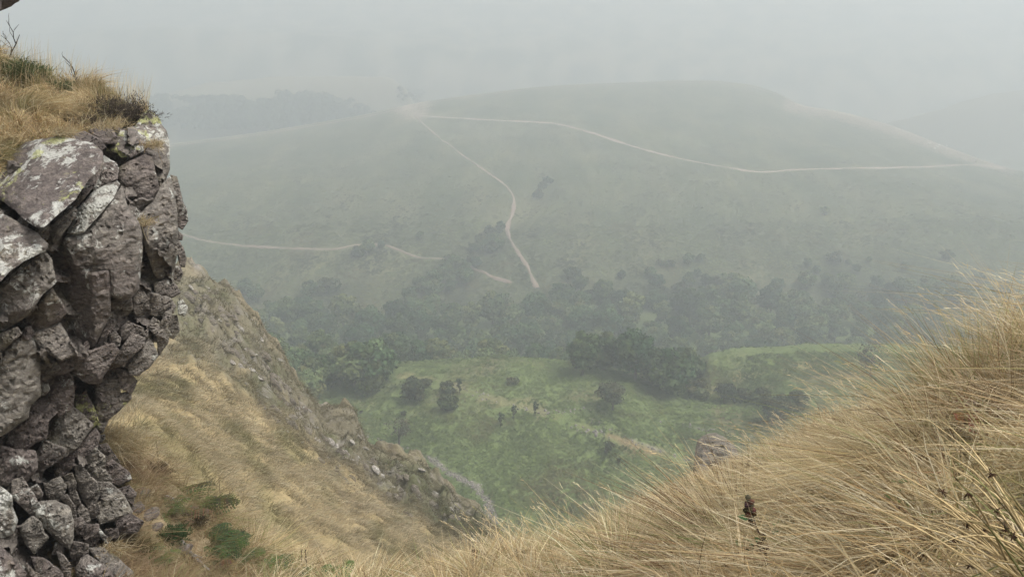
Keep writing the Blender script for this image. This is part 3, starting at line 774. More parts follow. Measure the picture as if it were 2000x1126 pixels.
# ------------------------------------------------------------------ rock blocks traced from the photo
def poly_area(p): return 0.5 * abs(sum(p[i][0] * p[(i + 1) % len(p)][1] - p[(i + 1) % len(p)][0] * p[i][1] for i in range(len(p))))
def inside(px, py, poly):
    px = np.asarray(px, float); py = np.asarray(py, float); r = np.zeros(px.shape, bool); n = len(poly)
    for i in range(n):
        x0, y0 = poly[i]; x1, y1 = poly[(i + 1) % n]
        if y0 == y1: continue
        c = ((y0 > py) != (y1 > py)) & (px < (x1 - x0) * (py - y0) / (y1 - y0) + x0); r ^= c
    return r
def outline(poly, step, jit, seed, cut=0.03):
    rr = np.random.default_rng(seed); p = []
    n = len(poly)
    for i in range(n):
        a = np.array(poly[i], float); b = np.array(poly[(i + 1) % n], float)
        p += [a * (1 - cut) + b * cut, a * cut + b * (1 - cut)]
    p = np.array(p); q = np.concatenate([p, p[:1]])
    s = np.concatenate([[0], np.cumsum(np.hypot(*np.diff(q, axis=0).T))])
    m = max(8, int(s[-1] / step)); t = np.arange(m) / m * s[-1]
    o = np.stack([np.interp(t, s, q[:, 0]), np.interp(t, s, q[:, 1])], -1)
    w = pn(np.stack([o[:, 0] / 14, o[:, 1] / 14, np.full(m, seed * 1.7)], -1)); w2 = pn(np.stack([o[:, 0] / 5, o[:, 1] / 5, np.full(m, seed * 2.3)], -1))
    c = o.mean(0); d = o - c; d /= np.linalg.norm(d, axis=1)[:, None] + 1e-9
    return o + d * ((w * 1.0 + w2 * 0.5) * jit)[:, None]
def rock_from_poly(poly, Yc, gxy=(0, 0), thick=0.5, seed=0, mpx=0.004, rnd=0.14, amp=1.0, lich=(0.5, 0.3, 0.5), facets=4, step=None, mat=None, ridge=None, shrink=0.9, Yfun=None, grow=1.035):
    """block of rock: front face over the outline with worn edges and broken facets, sides going back by thick metres"""
    poly = np.array(poly, float); poly = poly.mean(0) + (poly - poly.mean(0)) * grow
    A = poly_area(poly); inr = math.sqrt(A) * 0.36
    st = step or float(np.clip(math.sqrt(A) / 20, 1.7, 6.0))
    ol = outline(poly, st, min(1.4, inr * 0.08), seed)
    lo = ol.min(0); hi = ol.max(0)
    g = np.stack(np.meshgrid(np.arange(lo[0], hi[0], st), np.arange(lo[1], hi[1], st), indexing='ij'), -1).reshape(-1, 2)
    rr = np.random.default_rng(seed + 99); g = g + rr.uniform(-.3, .3, g.shape) * st
    opl = [tuple(x) for x in ol]
    dist = pl_dist(g[:, 0], g[:, 1], opl + opl[:1])
    g = g[inside(g[:, 0], g[:, 1], opl) & (dist > st * 0.55)]
    pts2 = np.concatenate([ol, g]); m = len(ol)
    res = geometry.delaunay_2d_cdt([Vector(p) for p in pts2], [(i, (i + 1) % m) for i in range(m)], [], 1, 1e-5)
    v2 = np.array([tuple(p) for p in res[0]]); tris = [f for f in res[2] if len(f) == 3]
    orig = res[3]; bmap = {}
    for i, o in enumerate(orig):
        for k in o:
            if k < m: bmap[k] = i
    ring = [bmap[k] for k in range(m) if k in bmap]
    u, v = v2[:, 0], v2[:, 1]; cx, cyy = u.mean(), v.mean()
    d = pl_dist(u, v, opl + opl[:1])
    R = max(1.6, inr * rnd); t = np.clip(d / R, 0, 1)
    h = R * mpx * np.clip(t, 0, 1) ** 0.7 * 1.3
    cut = np.zeros_like(h)
    for k in range(facets):                                   # broken-off planes
        an = rr.uniform(0, 2 * math.pi); off = rr.uniform(0.05, 0.65) * inr
        s_ = (u - cx) * math.cos(an) + (v - cyy) * math.sin(an) - off
        cut = np.maximum(cut, np.clip(s_, 0, None) * mpx * rr.uniform(0.2, 0.75))
    if ridge is not None:                                     # (x0, y0, x1, y1, left slope, right slope)
        x0, y0, x1, y1, sl, sr = ridge
        sd_ = ((u - x0) * (y1 - y0) - (v - y0) * (x1 - x0)) / math.hypot(x1 - x0, y1 - y0)
        cut = cut + np.where(sd_ < 0, -sd_ * sl, sd_ * sr) * mpx
    Y = (Yfun(u, v) if Yfun else Yc + gxy[0] * (u - cx) + gxy[1] * (v - cyy)) - h + cut
    W3 = P(u, v, Y)
    bed = np.stack([W3[:, 0] * 0.8 + W3[:, 2] * 0.6, W3[:, 1], (W3[:, 2] * 0.8 - W3[:, 0] * 0.6) * 2.6], -1)
    sc = mpx / 0.004
    nz = 0.012 * fbm(bed / (0.22 * sc) + seed, 4) + 0.006 * np.abs(fbm(bed / (0.07 * sc) + seed * 3, 3)) + 0.006 * fbm(bed / (0.03 * sc), 2)
    cn = fbm(bed / (0.24 * sc) + seed * 5, 3); c2 = fbm(bed[:, [2, 0, 1]] / (0.16 * sc) + seed * 7, 2)
    crk = 0.030 * np.clip(1 - np.abs(cn) / 0.035, 0, 1)
    stp = 0.010 * np.floor(2.0 * fbm(bed / (0.17 * sc) + seed * 11, 2))          # small broken steps along the beds
    Y = Y + (nz + crk + stp) * amp * sc * (0.15 + 0.85 * t)
    front = P(u, v, Y)
    vs = [front]; n0 = len(front); quads = []
    prev = ring; base = n0; mm = len(ring); ctr = np.array((cx, cyy))
    for k, (f, s_) in enumerate([(0.33, 0.99), (0.7, (1 + shrink) / 2), (1.0, shrink)]):
        pu = ctr + (v2[ring] - ctr) * s_
        pu = pu + rr.normal(size=pu.shape) * min(0.5, inr * 0.03)
        vs.append(P(pu[:, 0], pu[:, 1], Y[ring] + thick * f)); cur = list(range(base, base + mm)); base += mm
        for i in range(mm):
            j = (i + 1) % mm; quads.append((prev[i], prev[j], cur[j], cur[i]))
        prev = cur
    vs.append(np.array([np.concatenate(vs)[-mm:].mean(0)])); c0 = base
    tr = [tuple(f) for f in tris] + [(prev[i], prev[(i + 1) % mm], c0) for i in range(mm)]
    co = np.concatenate(vs)
    # wind every face outwards
    cen = co.mean(0)
    def fix(fs):
        fs = np.array(fs); p = co[fs]; nn = np.cross(p[:, 1] - p[:, 0], p[:, 2] - p[:, 0]); return fs, nn, p.mean(1)
    q_, nq_, cq_ = fix(quads); t_, nt_, ct_ = fix(tr)
    nf = len(tris)
    fl = (nt_[:nf] * ct_[:nf]).sum(1).sum() > 0
    if fl: t_[:nf] = t_[:nf][:, ::-1]
    fq = ((cq_ - cen) * nq_).sum() < 0
    if fq: q_ = q_[:, ::-1]
    fb = ((ct_[nf:] - cen) * nt_[nf:]).sum() < 0
    if fb: t_[nf:] = t_[nf:][:, ::-1]
    me = mesh_np('rock', co, q_, t_, mat or M_ROCK, False, np.tile(np.array(lich), (len(co), 1)))
    return me

def Yb(px, py):
    """distance of the crag's face"""
    y = 5.25 + 0.0034 * np.maximum(px, -150)
    y = y + np.maximum(0, 440 - np.asarray(py, float)) * 0.0042
    return y + 0.35 * sstep(660, 800, py) - 0.75 * sstep(860, 1126, py)
crag = thing('rock_outcrop', 'tall fractured crag of purple-grey lichened rock overhanging the golden slope', 'rock outcrop', tuple(P(150, 1126, 5.2)))
CR = Vector(crag.location)
def crag_part(name, me):
    o = link(name, me, crag); o.matrix_parent_inverse = crag.matrix_world.inverted(); o.location = -CR
    o.location = (-CR.x, -CR.y, -CR.z); o.matrix_parent_inverse.identity()
    return o
# (outline, dY, slope across, slope down, white, yellow, hue, options)
UP = -0.0045
BL = [
 ([(13,329),(29,297),(53,279),(112,268),(149,275),(178,282),(196,296),(198,313),(187,337),(170,350),(144,390),(115,414),(85,442),(67,438),(48,425),(29,406),(5,390),(-20,378),(-20,345)], -.28, -.001, UP*1.3, .62,.62,.25, dict(thick=.3,facets=1,rnd=.14,amp=.7)),
 ([(197,297),(202,321),(186,361),(172,377),(152,401),(118,424),(92,446),(88,440),(140,385),(182,330)], -.12, 0, UP, .5,.3,.4, dict(thick=.35)),
 ([(202,304),(226,318),(232,329),(229,350),(184,372),(176,374),(186,340),(196,318)], -.10, .001, UP, .85,.3,.35, {}),
 ([(89,449),(144,404),(150,412),(146,425),(107,476),(99,468),(88,456)], -.10, 0, -.001, .4,.3,.6, {}),
 ([(149,412),(184,372),(226,353),(233,361),(221,387),(165,452),(149,457),(132,453),(141,436)], -.10, .001, UP*.8, .9,.35,.6, dict(rnd=.2)),
 ([(170,244),(192,237),(213,247),(231,268),(226,282),(202,280),(190,267),(172,257)], -.05, 0, UP*1.4, .3,.1,.1, dict(rnd=.2,thick=.25)),
 ([(138,262),(165,256),(197,272),(207,287),(197,293),(179,284),(147,278)], -.10, 0, UP*1.4, .25,.1,.1, dict(rnd=.2,thick=.25)),
 ([(216,244),(232,243),(235,256),(220,254)], -.02, 0, UP, .3,.1,.1, {}),
 ([(232,254),(264,248),(276,225),(288,215),(309,231),(314,244),(293,273),(280,294),(256,306),(238,306),(229,297),(208,294),(222,273)], .0, .0015, UP*1.3, .66,.78,.4, dict(rnd=.16,thick=.4)),
 ([(208,295),(238,304),(262,305),(282,294),(290,285),(284,308),(250,326),(230,322),(210,308)], .08, .001, -.001, .5,.35,.5, {}),
 ([(314,244),(325,255),(330,276),(331,329),(323,352),(309,368),(303,342),(295,308),(282,297),(293,271)], .05, .004, -.002, .5,.2,.6, dict(rnd=.3)),
 ([(232,327),(282,303),(296,309),(304,340),(310,366),(298,394),(272,418),(253,412),(246,393),(242,372),(231,350)], .04, .002, -.001, .42,.2,.4, dict(rnd=.25)),
 ([(333,343),(346,346),(352,370),(357,392),(365,408),(367,430),(356,448),(348,442),(344,400),(336,370)], .22, .004, 0, .5,.2,.6, {}),
 ([(348,450),(358,460),(356,469),(347,469)], .28, .004, 0, .5,.2,.6, {}),
 ([(348,468),(358,483),(364,505),(361,522),(352,520),(345,492)], .25, .004, 0, .45,.2,.6, {}),
 ([(340,520),(352,518),(358,535),(351,549),(340,547),(336,530)], .22, .004, 0, .45,.2,.6, {}),
 ([(266,424),(300,395),(318,360),(332,346),(340,378),(346,420),(347,470),(339,502),(331,532),(322,550),(312,545),(300,532),(290,500),(281,470),(273,446)], .06, .004, -.0006, .5,.2,.65, dict(rnd=.25,amp=1.3)),
 ([(133,458),(165,455),(222,386),(238,366),(250,412),(266,430),(275,450),(277,490),(273,520),(270,562),(256,578),(234,583),(214,575),(211,530),(176,535),(144,527),(129,498),(124,470)], -.14, .0012, -.0008, .55,.3,.6, dict(rnd=.2,amp=1.0,thick=.7)),
 ([(97,480),(127,480),(149,526),(181,533),(211,528),(214,571),(214,613),(188,664),(181,676),(141,671),(119,631),(127,613),(119,587),(107,562)], -.02, 0, .001, .5,.25,.5, dict(rnd=.12,amp=1.2,thick=.7,ridge=(180,520,184,676,.85,.35),facets=0)),
 ([(214,575),(256,582),(260,602),(247,617),(225,624),(214,612)], .02, .001, .001, .4,.2,.6, {}),
 ([(258,580),(274,558),(282,570),(297,598),(299,610),(280,624),(262,614)], .08, .002, .001, .4,.2,.6, {}),
 ([(296,571),(330,580),(345,597),(339,611),(306,620),(289,614)], .02, .003, .001, .45,.25,.55, dict(rnd=.18)),
 ([(346,589),(357,585),(367,600),(361,617),(348,614)], .15, .003, 0, .98,.1,.8, {}),
 ([(330,616),(346,615),(351,645),(339,662),(328,657)], .2, .003, .001, .5,.2,.6, {}),
 ([(300,552),(330,545),(346,558),(353,572),(336,581),(303,572)], .1, .003, 0, .45,.2,.5, {}),
 ([(276,470),(284,480),(292,510),(300,538),(296,570),(284,566),(272,562),(276,520)], .25, .002, 0, .3,.15,.5, {}),
 ([(-40,405),(0,416),(35,435),(72,456),(93,477),(88,489),(48,508),(21,527),(0,549),(-40,570)], -.25, -.001, UP*.8, .60,.6,.45, dict(rnd=.14,thick=.4,facets=1)),
 ([(-40,580),(0,558),(48,515),(88,493),(99,507),(108,552),(82,575),(55,613),(21,636),(0,650),(-40,668)], -.14, 0, -.0008, .55,.3,.6, dict(rnd=.15,amp=1.3)),
 ([(37,635),(61,608),(101,563),(119,587),(129,611),(115,628),(80,643),(45,646)], -.08, .001, .0012, .4,.3,.45, {}),
 ([(58,654),(77,648),(116,633),(148,688),(118,702),(88,684)], -.10, .001, -.001, .55,.3,.6, dict(rnd=.16,ridge=(70,650,116,702,.5,.2),facets=0)),
 ([(-40,662),(0,652),(30,640),(40,652),(0,686),(-40,700)], -.02, 0, .001, .45,.35,.6, {}),
 ([(-50,700),(0,688),(29,668),(45,653),(62,664),(79,682),(73,703),(75,769),(57,786),(53,807),(13,835),(-50,862)], -.34, .0005, -.0006, .5,.35,.7, dict(rnd=.2,amp=1.2,thick=.7)),
 ([(75,700),(107,706),(117,719),(91,742),(74,737)], -.05, 0, 0, .45,.4,.6, {}),
 ([(74,742),(91,743),(97,759),(88,771),(74,769)], -.10, 0, 0, .6,.2,.6, {}),
 ([(140,697),(171,688),(217,672),(228,687),(214,711),(192,745),(171,745),(149,729),(139,711)], -.34, .001, .0015, .5,.35,.45, dict(rnd=.16,ridge=(150,690,200,745,.3,.5),facets=0)),
 ([(219,704),(237,681),(256,653),(281,662),(278,677),(250,701),(242,715)], -.2, .001, -.0005, .45,.35,.6, {}),
 ([(248,705),(280,679),(291,659),(307,695),(289,717),(269,731),(255,729)], -.14, .002, 0, .45,.3,.65, dict(rnd=.2)),
 ([(282,656),(293,643),(306,659),(309,692),(326,668),(331,647),(318,634),(300,622)], .0, .003, 0, .45,.2,.6, {}),
 ([(213,652),(224,645),(236,660),(233,675),(216,673)], -.1, 0, 0, .5,.2,.6, {}),
 ([(234,644),(250,629),(279,640),(278,652),(240,666)], -.05, .001, 0, .5,.2,.6, {}),
 ([(187,676),(200,650),(214,625),(226,628),(222,644),(210,656),(208,670)], -.06, .001, 0, .4,.2,.5, {}),
 ([(188,748),(216,730),(231,743),(233,769),(252,763),(253,779),(234,797),(214,814),(203,835),(190,832),(188,796),(191,775)], -.3, .001, -.0002, .5,.6,.65, dict(amp=1.3)),
 ([(228,720),(248,725),(267,743),(257,766),(234,756)], -.26, .002, 0, .4,.3,.5, {}),
 ([(99,737),(123,722),(141,737),(143,769),(140,792),(115,809),(100,785),(95,761)], -.25, 0, 0, .5,.2,.2, {}),
 ([(112,703),(139,696),(142,721),(128,729),(100,734)], -.18, 0, .001, .35,.2,.35, {}),
 ([(140,769),(171,773),(185,801),(191,820),(180,832),(157,814),(148,791)], -.2, 0, 0, .4,.85,.35, {}),
 ([(59,790),(99,775),(108,807),(92,824),(89,853),(67,862),(53,875),(35,883),(14,860),(27,838),(53,823)], -.28, 0, -.0005, .62,.2,.15, {}),
 ([(108,817),(139,795),(160,812),(178,831),(150,869),(128,886),(107,872),(95,860),(92,844)], -.3, 0, -.0005, .5,.4,.65, dict(amp=1.5)),
 ([(140,882),(184,837),(194,850),(188,876),(152,897)], -.3, .001, -.001, .4,.3,.3, dict(rnd=.2)),
 ([(66,893),(88,862),(107,870),(127,876),(124,891),(107,903),(88,915),(80,932),(68,926)], -.25, 0, 0, .5,.3,.5, {}),
 ([(107,902),(142,886),(145,907),(131,924),(118,920)], -.15, 0, 0, .3,.1,.2, {}),
 ([(-40,862),(0,870),(27,878),(65,881),(68,914),(48,937),(16,945),(-40,928)], -.3, 0, 0, .6,.2,.4, dict(amp=1.6)),
 ([(155,904),(187,876),(204,893),(204,914),(218,935),(208,943),(187,937),(170,923)], -.28, .001, 0, .5,.55,.7, dict(amp=1.5)),
 ([(146,909),(160,913),(188,941),(193,965),(184,983),(171,988),(156,959),(151,938)], -.2, 0, 0, .45,.3,.6, {}),
 ([(126,930),(141,923),(149,943),(147,961),(135,958)], -.1, 0, 0, .4,.4,.6, {}),
 ([(136,962),(150,960),(158,984),(150,1000),(138,985)], -.1, 0, 0, .4,.3,.6, {}),
 ([(150,1000),(160,984),(172,996),(176,1014),(166,1022)], -.12, 0, 0, .4,.3,.6, {}),
 ([(187,941),(213,942),(231,957),(208,968),(195,976),(188,959)], -.25, 0, 0, .5,.2,.6, {}),
 ([(172,990),(186,984),(196,978),(194,1002),(184,1012),(176,1008)], -.2, 0, 0, .4,.3,.5, {}),
 ([(203,974),(232,958),(243,973),(256,999),(213,1016),(197,1020),(191,1007)], -.35, .001, -.001, .62,.3,.8, dict(rnd=.14,facets=1)),
 ([(87,946),(117,931),(129,949),(121,974),(101,980),(92,965)], -.2, 0, 0, .5,.3,.7, {}),
 ([(26,941),(45,934),(57,954),(78,986),(76,1008),(64,1009),(45,990),(26,971)], -.3, .0005, -.001, .6,.2,.6, {}),
 ([(58,954),(72,945),(84,962),(80,974),(64,971)], -.22, 0, 0, .7,.1,.6, {}),
 ([(71,1013),(80,982),(107,980),(134,991),(141,1018),(141,1047),(133,1068),(117,1056),(99,1040),(82,1022)], -.38, .0005, -.001, .65,.3,.75, dict(rnd=.22)),
 ([(118,974),(132,966),(146,988),(150,1012),(144,1016),(136,990)], -.2, 0, 0, .4,.3,.6, {}),
 ([(142,1014),(158,1010),(172,1026),(166,1048),(150,1040)], -.2, 0, 0, .4,.3,.5, {}),
 ([(39,1029),(64,1009),(81,1023),(84,1039),(93,1048),(67,1078),(53,1064),(44,1044)], -.35, 0, -.001, .5,.2,.75, dict(rnd=.2)),
 ([(-40,945),(0,953),(22,970),(22,991),(32,1013),(24,1038),(0,1046),(-40,1055)], -.5, 0, -.001, .95,.1,.8, {}),
 ([(-50,1040),(0,1062),(16,1079),(40,1103),(52,1117),(44,1150),(-50,1160)], -.6, 0, -.002, .75,.2,.35, {}),
 ([(52,1098),(69,1115),(90,1126),(90,1150),(52,1150)], -.5, 0, -.002, .7,.2,.5, {}),
 ([(60,1086),(85,1088),(112,1107),(124,1120),(121,1150),(80,1140)], -.42, 0, -.002, .6,.3,.4, {}),
 ([(110,1075),(124,1082),(140,1104),(136,1140),(120,1112)], -.35, 0, -.001, .5,.3,.5, {}),
 ([(158,1090),(171,1081),(213,1110),(223,1127),(222,1150),(158,1150),(147,1110)], -.5, 0, -.003, .65,.2,.45, dict(rnd=.2)),
 ([(172,1070),(203,1069),(232,1089),(260,1116),(262,1150),(226,1128),(192,1096)], -.48, .001, -.003, .5,.2,.6, dict(rnd=.2)),
 ([(140,1057),(171,1062),(172,1079),(149,1099),(137,1083)], -.3, 0, 0, .4,.7,.5, {}),
 ([(170,1025),(192,1024),(196,1047),(181,1067),(164,1051)], -.3, 0, 0, .4,.4,.5, {}),
 ([(192,1029),(209,1047),(211,1061),(203,1056),(192,1040)], -.42, 0, 0, .98,.1,.8, {}),
 ([(203,911),(218,897),(251,922),(254,934),(232,947),(209,939)], -.15, .001, 0, .35,.2,.2, {}),
 ([(189,870),(210,867),(233,901),(229,910),(203,894)], -.15, .001, 0, .75,.2,.4, {}),
 ([(203,1034),(230,1030),(232,1048),(212,1054)], -.3, 0, 0, .4,.2,.4, {}),
 ([(225,1013),(256,1004),(279,1018),(266,1039),(234,1041)], -.32, .001, -.001, .35,.2,.2, {}),
 ([(232,955),(252,948),(266,962),(258,985),(246,972)], -.1, .001, 0, .4,.5,.4, {}),
 ([(0,20),(0,-30),(-60,-120),(-200,-160),(-260,60),(-120,110),(-50,52),(-18,30)], -1.2, 0, .001, .3,.1,.3, dict(thick=.8)),
 ([(-40,-60),(24,-40),(39,-6),(36,2),(22,12),(0,21),(-40,34)], -1.25, 0, .001, .35,.1,.3, dict(thick=.6)),
]
rock_polys = []
for i, (pl, dY, gx_, gy_, wl, yl, hu, op) in enumerate(BL):
    cx = sum(p[0] for p in pl) / len(pl); cyy = sum(p[1] for p in pl) / len(pl)
    op = dict(op); op.setdefault('thick', 0.5)
    if cyy > 640: wl = .3 + (wl - .3) * (.6 if wl < .9 else 1)
    if 640 < cyy < 1080: dY = dY * 0.5 - .03; op.setdefault('facets', 3); op.setdefault('grow', 1.12); op.setdefault('rnd', .06)
    me = rock_from_poly(pl, Yb(cx, cyy) + dY, (gx_, gy_), seed=i + 1, lich=(wl, yl, hu), **op)
    crag_part('rock', me); rock_polys.append(pl)
# smaller broken pieces wedged in the joints
OUT = [(-60, 330), (40, 285), (170, 240), (280, 215), (325, 260), (330, 335), (358, 395), (360, 500), (350, 600), (340, 650), (300, 700), (262, 745), (235, 800), (205, 835), (200, 870), (245, 920), (240, 1000), (215, 1060), (250, 1120), (250, 1180), (-60, 1180)]
cnt = 0; tries = 0
while cnt < 60 and tries < 4000:
    tries += 1
    x = random.uniform(-40, 350); y = random.uniform(330, 1130)
    if not inside(x, y, OUT): continue
    if any(inside(x, y, pl) for pl in rock_polys): continue
    r_ = random.uniform(8, 19); an = random.uniform(-1.2, -.5); el = random.uniform(0.4, 0.85); k_ = random.randint(4, 6)
    pl = []
    for j in range(k_):
        t_ = 2 * math.pi * j / k_ + random.uniform(-.25, .25); ex_, ey_ = r_ * math.cos(t_), r_ * el * math.sin(t_)
        pl.append((x + ex_ * math.cos(an) - ey_ * math.sin(an), y + ex_ * math.sin(an) + ey_ * math.cos(an)))
    me = rock_from_poly(pl, Yb(x, y) + random.uniform(-.06, .05), (0.001, -0.001), thick=.35, seed=300 + cnt, lich=(random.uniform(.3, .6), random.uniform(.1, .4), random.uniform(.2, .7)), facets=3, step=2.4)
    crag_part('rock', me); cnt += 1
# the body of the crag behind the blocks
core_pl = [(-420, 200), (-60, 330), (40, 300), (170, 262), (270, 245), (312, 275), (318, 335), (342, 395), (345, 500), (330, 600), (322, 640), (285, 690), (246, 735), (218, 790), (190, 835), (180, 870), (215, 920), (215, 1000), (195, 1060), (225, 1120), (225, 1240), (-420, 1300)]
HOLES = [(100, 912, 24, .6), (34, 1000, 22, .6), (112, 1078, 24, .5), (170, 758, 18, .4), (150, 745, 14, .4), (128, 480, 14, .3), (92, 860, 10, .3), (148, 960, 8, .3), (130, 990, 8, .2), (280, 540, 10, .3), (120, 690, 10, .25), (60, 1000, 10, .4)]
_cr = np.random.default_rng(5); _cs = np.stack([_cr.uniform(-430, 380, 420), _cr.uniform(190, 1310, 420)], -1)
_co = _cr.uniform(-.10, .22, 420); _cg = _cr.normal(size=(420, 2)) * 0.0035
def core_Y(u, v):
    w = np.stack([u + 9 * pn(np.stack([u / 30, v / 30, 0 * u + 2], -1)), v + 9 * pn(np.stack([u / 30, v / 30, 0 * u + 8], -1))], -1)
    rot = np.array(((.77, -.64), (.64, .77))); A_ = w @ rot * np.array((.62, 1.25)); B_ = _cs @ rot * np.array((.62, 1.25))
    k = np.argmin(((A_[:, None] - B_[None]) ** 2).sum(2), axis=1)
    y = Yb(u, v) + .15 - .06 * sstep(640, 720, v) + _co[k] * .7 + ((w - _cs[k]) * _cg[k]).sum(1)
    for hx, hy, hr, hd in HOLES: y = y + hd * np.exp(-((u - hx) ** 2 + (v - hy) ** 2) / hr ** 2)
    return y
me = rock_from_poly(core_pl, 5.95, grow=1.0, thick=2.6, seed=777, lich=(.45, .3, .55), facets=0, step=4.5, rnd=0.05, amp=1.2, shrink=1.0, Yfun=core_Y)
crag_part('core', me)

# ------------------------------------------------------------------ turf on top of the crag
TUROWS = [
    ry([(-500, 430, 5.3), (-60, 385, 5.7), (10, 350, 6.0), (60, 312, 6.35), (150, 300, 6.6), (215, 270, 6.95), (255, 262, 7.2), (280, 246, 7.3)]),
    ry([(-500, 330, 5.5), (-60, 330, 5.8), (10, 312, 6.1), (60, 275, 6.4), (150, 270, 6.65), (215, 243, 6.95), (255, 236, 7.2), (280, 228, 7.3)]),
    ry([(-500, 180, 6.2), (-60, 200, 6.5), (10, 200, 6.8), (60, 200, 7.0), (150, 210, 7.15), (215, 212, 7.25), (255, 216, 7.3), (280, 224, 7.4)]),
    ry([(-500, 0, 7.0), (-60, 85, 7.3), (10, 118, 7.5), (60, 140, 7.6), (150, 165, 7.7), (215, 188, 7.6), (255, 205, 7.5), (280, 221, 7.5)]),
    ra([(-500, 8.5, .0), (10, 8.6, -.9), (150, 8.6, -1.1), (284, 8.2, -1.4)], 150),
    ra([(-500, 9.5, -1.5), (10, 9.3, -1.9), (284, 8.7, -2.0)], 150),
]
TU = Fan(TUROWS, np.linspace(-0.98, -0.462, 120), [6, 26, 26, 14, 8], lambda G, r: 0.05 * fbm(G / 0.35, 3) * sstep(0, 1.2, r) * (1 - sstep(2.7, 3, r) * .6))
tn = fbm(TU.G / 0.4, 3)
C = np.broadcast_to(np.array((0.17, 0.125, 0.07)), TU.G.shape).copy(); C = blend(C, np.clip(tn, 0, 1) * .8, (0.08, 0.07, 0.035))
tag(link('turf', TU.mesh('turf', M_NEAR, C)), 'cap of brown turf on top of the crag', kind='structure')
n_, m_, _ = TU.G.shape
u = rng.random(60000) * (n_ - 1.01); v = 2.5 + rng.random(60000) * 57
p, nn = TU.sample(u, v); k = rng.random(len(p)) < np.clip(0.5 + 1.4 * fbm(p / 0.3, 2), 0.05, 1)
px_, py_ = proj(p); k &= ~((px_ > 200) & (px_ < 292) & (py_ > 200) & (rng.random(len(p)) < .85))
p, nn = p[k][:30000], nn[k][:30000]; k = len(p)
px_, py_ = proj(p); c = straw(k, np.array([.22, .16, .22, .10, .14, .06, .10])) * np.clip(.95 + .5 * fbm(p / .25 + 3, 2), .5, 1.3)[:, None]
g = np.clip(fbm(p / 0.45 + 60, 3) * 1.2 - .05, 0, .85)[:, None]; px_, py_ = proj(p)
gz = (np.exp(-((px_ - 60) / 60) ** 2 - ((py_ - 130) / 30) ** 2))[:, None]
g = np.clip(g + gz * .7, 0, .9)
c = c * (1 - g) + np.array((0.13, 0.135, 0.055)) * g
ll = np.array((0.15, -0.3, -0.5)) + 1.1 * np.stack([fbm(p / .28 + 20, 2), fbm(p / .28 + 25, 2), 0 * p[:, 0]], -1) + rng.normal(size=(k, 3)) * .2
parts = [blades(p, nn * 0.4 + np.array((0.10, -0.1, 0.75)), ll, 0.24 * (0.5 + .9 * rng.random(k)), np.full(k, 0.0055), c, 3, 0.4, 0.8)]
kk = 1500; u = rng.random(kk) * (n_ - 1.01); v = 36 + rng.random(kk) * 26; p, nn = TU.sample(u, v)
parts.append(blades(p, np.tile(np.array((0.08, 0, 1.0)), (kk, 1)), np.tile(np.array((0.3, 0, -.2)), (kk, 1)), 0.38 * (0.6 + .6 * rng.random(kk)), np.full(kk, 0.003), straw(kk), 3, 0.12, 0.4))
v, q, t, c = merge(parts)
tag(link('turf_grass', mesh_np('turf_grass', v, q, t, M_GRASS, True, c)), 'long brown grass growing over the top of the crag', 'grass', kind='stuff')

# ------------------------------------------------------------------ trees
def leaf_quads(cen, nrm, size, col):
    n = len(cen)
    a = np.cross(nrm, rng.normal(size=(n, 3))); a /= np.linalg.norm(a, axis=1)[:, None] + 1e-9
    b = np.cross(nrm, a)
    s = size[:, None] * 0.5
    V = np.stack([cen - a * s * 0.9 - b * s * 0.5, cen + a * s * 0.3 - b * s, cen + a * s + b * s * 0.3, cen - a * s * 0.4 + b * s], 1)
    return V.reshape(-1, 3), np.arange(n * 4).reshape(n, 4), None, np.repeat(col, 4, axis=0)
def crown_mesh(name, H, R, base, nclump, nleaf, size, colr, flat=0.75, seed=0, lean=0.0):
    rr = np.random.default_rng(seed); L = []; limbs = []
    ch = (H - base) / 2; cz = base + ch
    for k in range(nclump):
        d = rr.normal(size=3); d /= np.linalg.norm(d)
        f = rr.uniform(0.35, 0.80)
        c = np.array((d[0] * R * f + lean * 0.4 * d[2], d[1] * R * f, cz + d[2] * ch * f))
        rad = rr.uniform(0.28, 0.48) * R
        limbs.append(c)
        n = int(nleaf / nclump * rr.uniform(0.7, 1.3))
        e = rr.normal(size=(n, 3)); e /= np.linalg.norm(e, axis=1)[:, None]
        e[:, 2] = np.where((e[:, 2] < -0.3) & (rr.random(n) < .6), -e[:, 2], e[:, 2])
        p = c + e * (rad * rr.uniform(0.55, 1.06, (n, 1))) * np.array((1, 1, flat))
        nr = e + rr.normal(size=(n, 3)) * 0.55; nr /= np.linalg.norm(nr, axis=1)[:, None]
        tone = rr.uniform(0.72, 1.28); hue = rr.uniform(-.15, .2)
        col = np.array(colr) * tone * (1 + np.array((hue, 0, -hue * .5))) * rr.uniform(0.75, 1.25, (n, 1))
        L.append(leaf_quads(p, nr, size * rr.uniform(0.6, 1.3, n), col))
    v, q, t, c = merge(L)
    return mesh_np(name, v, q, t, M_LEAF, False, np.clip(c, 0.01, .5)), limbs
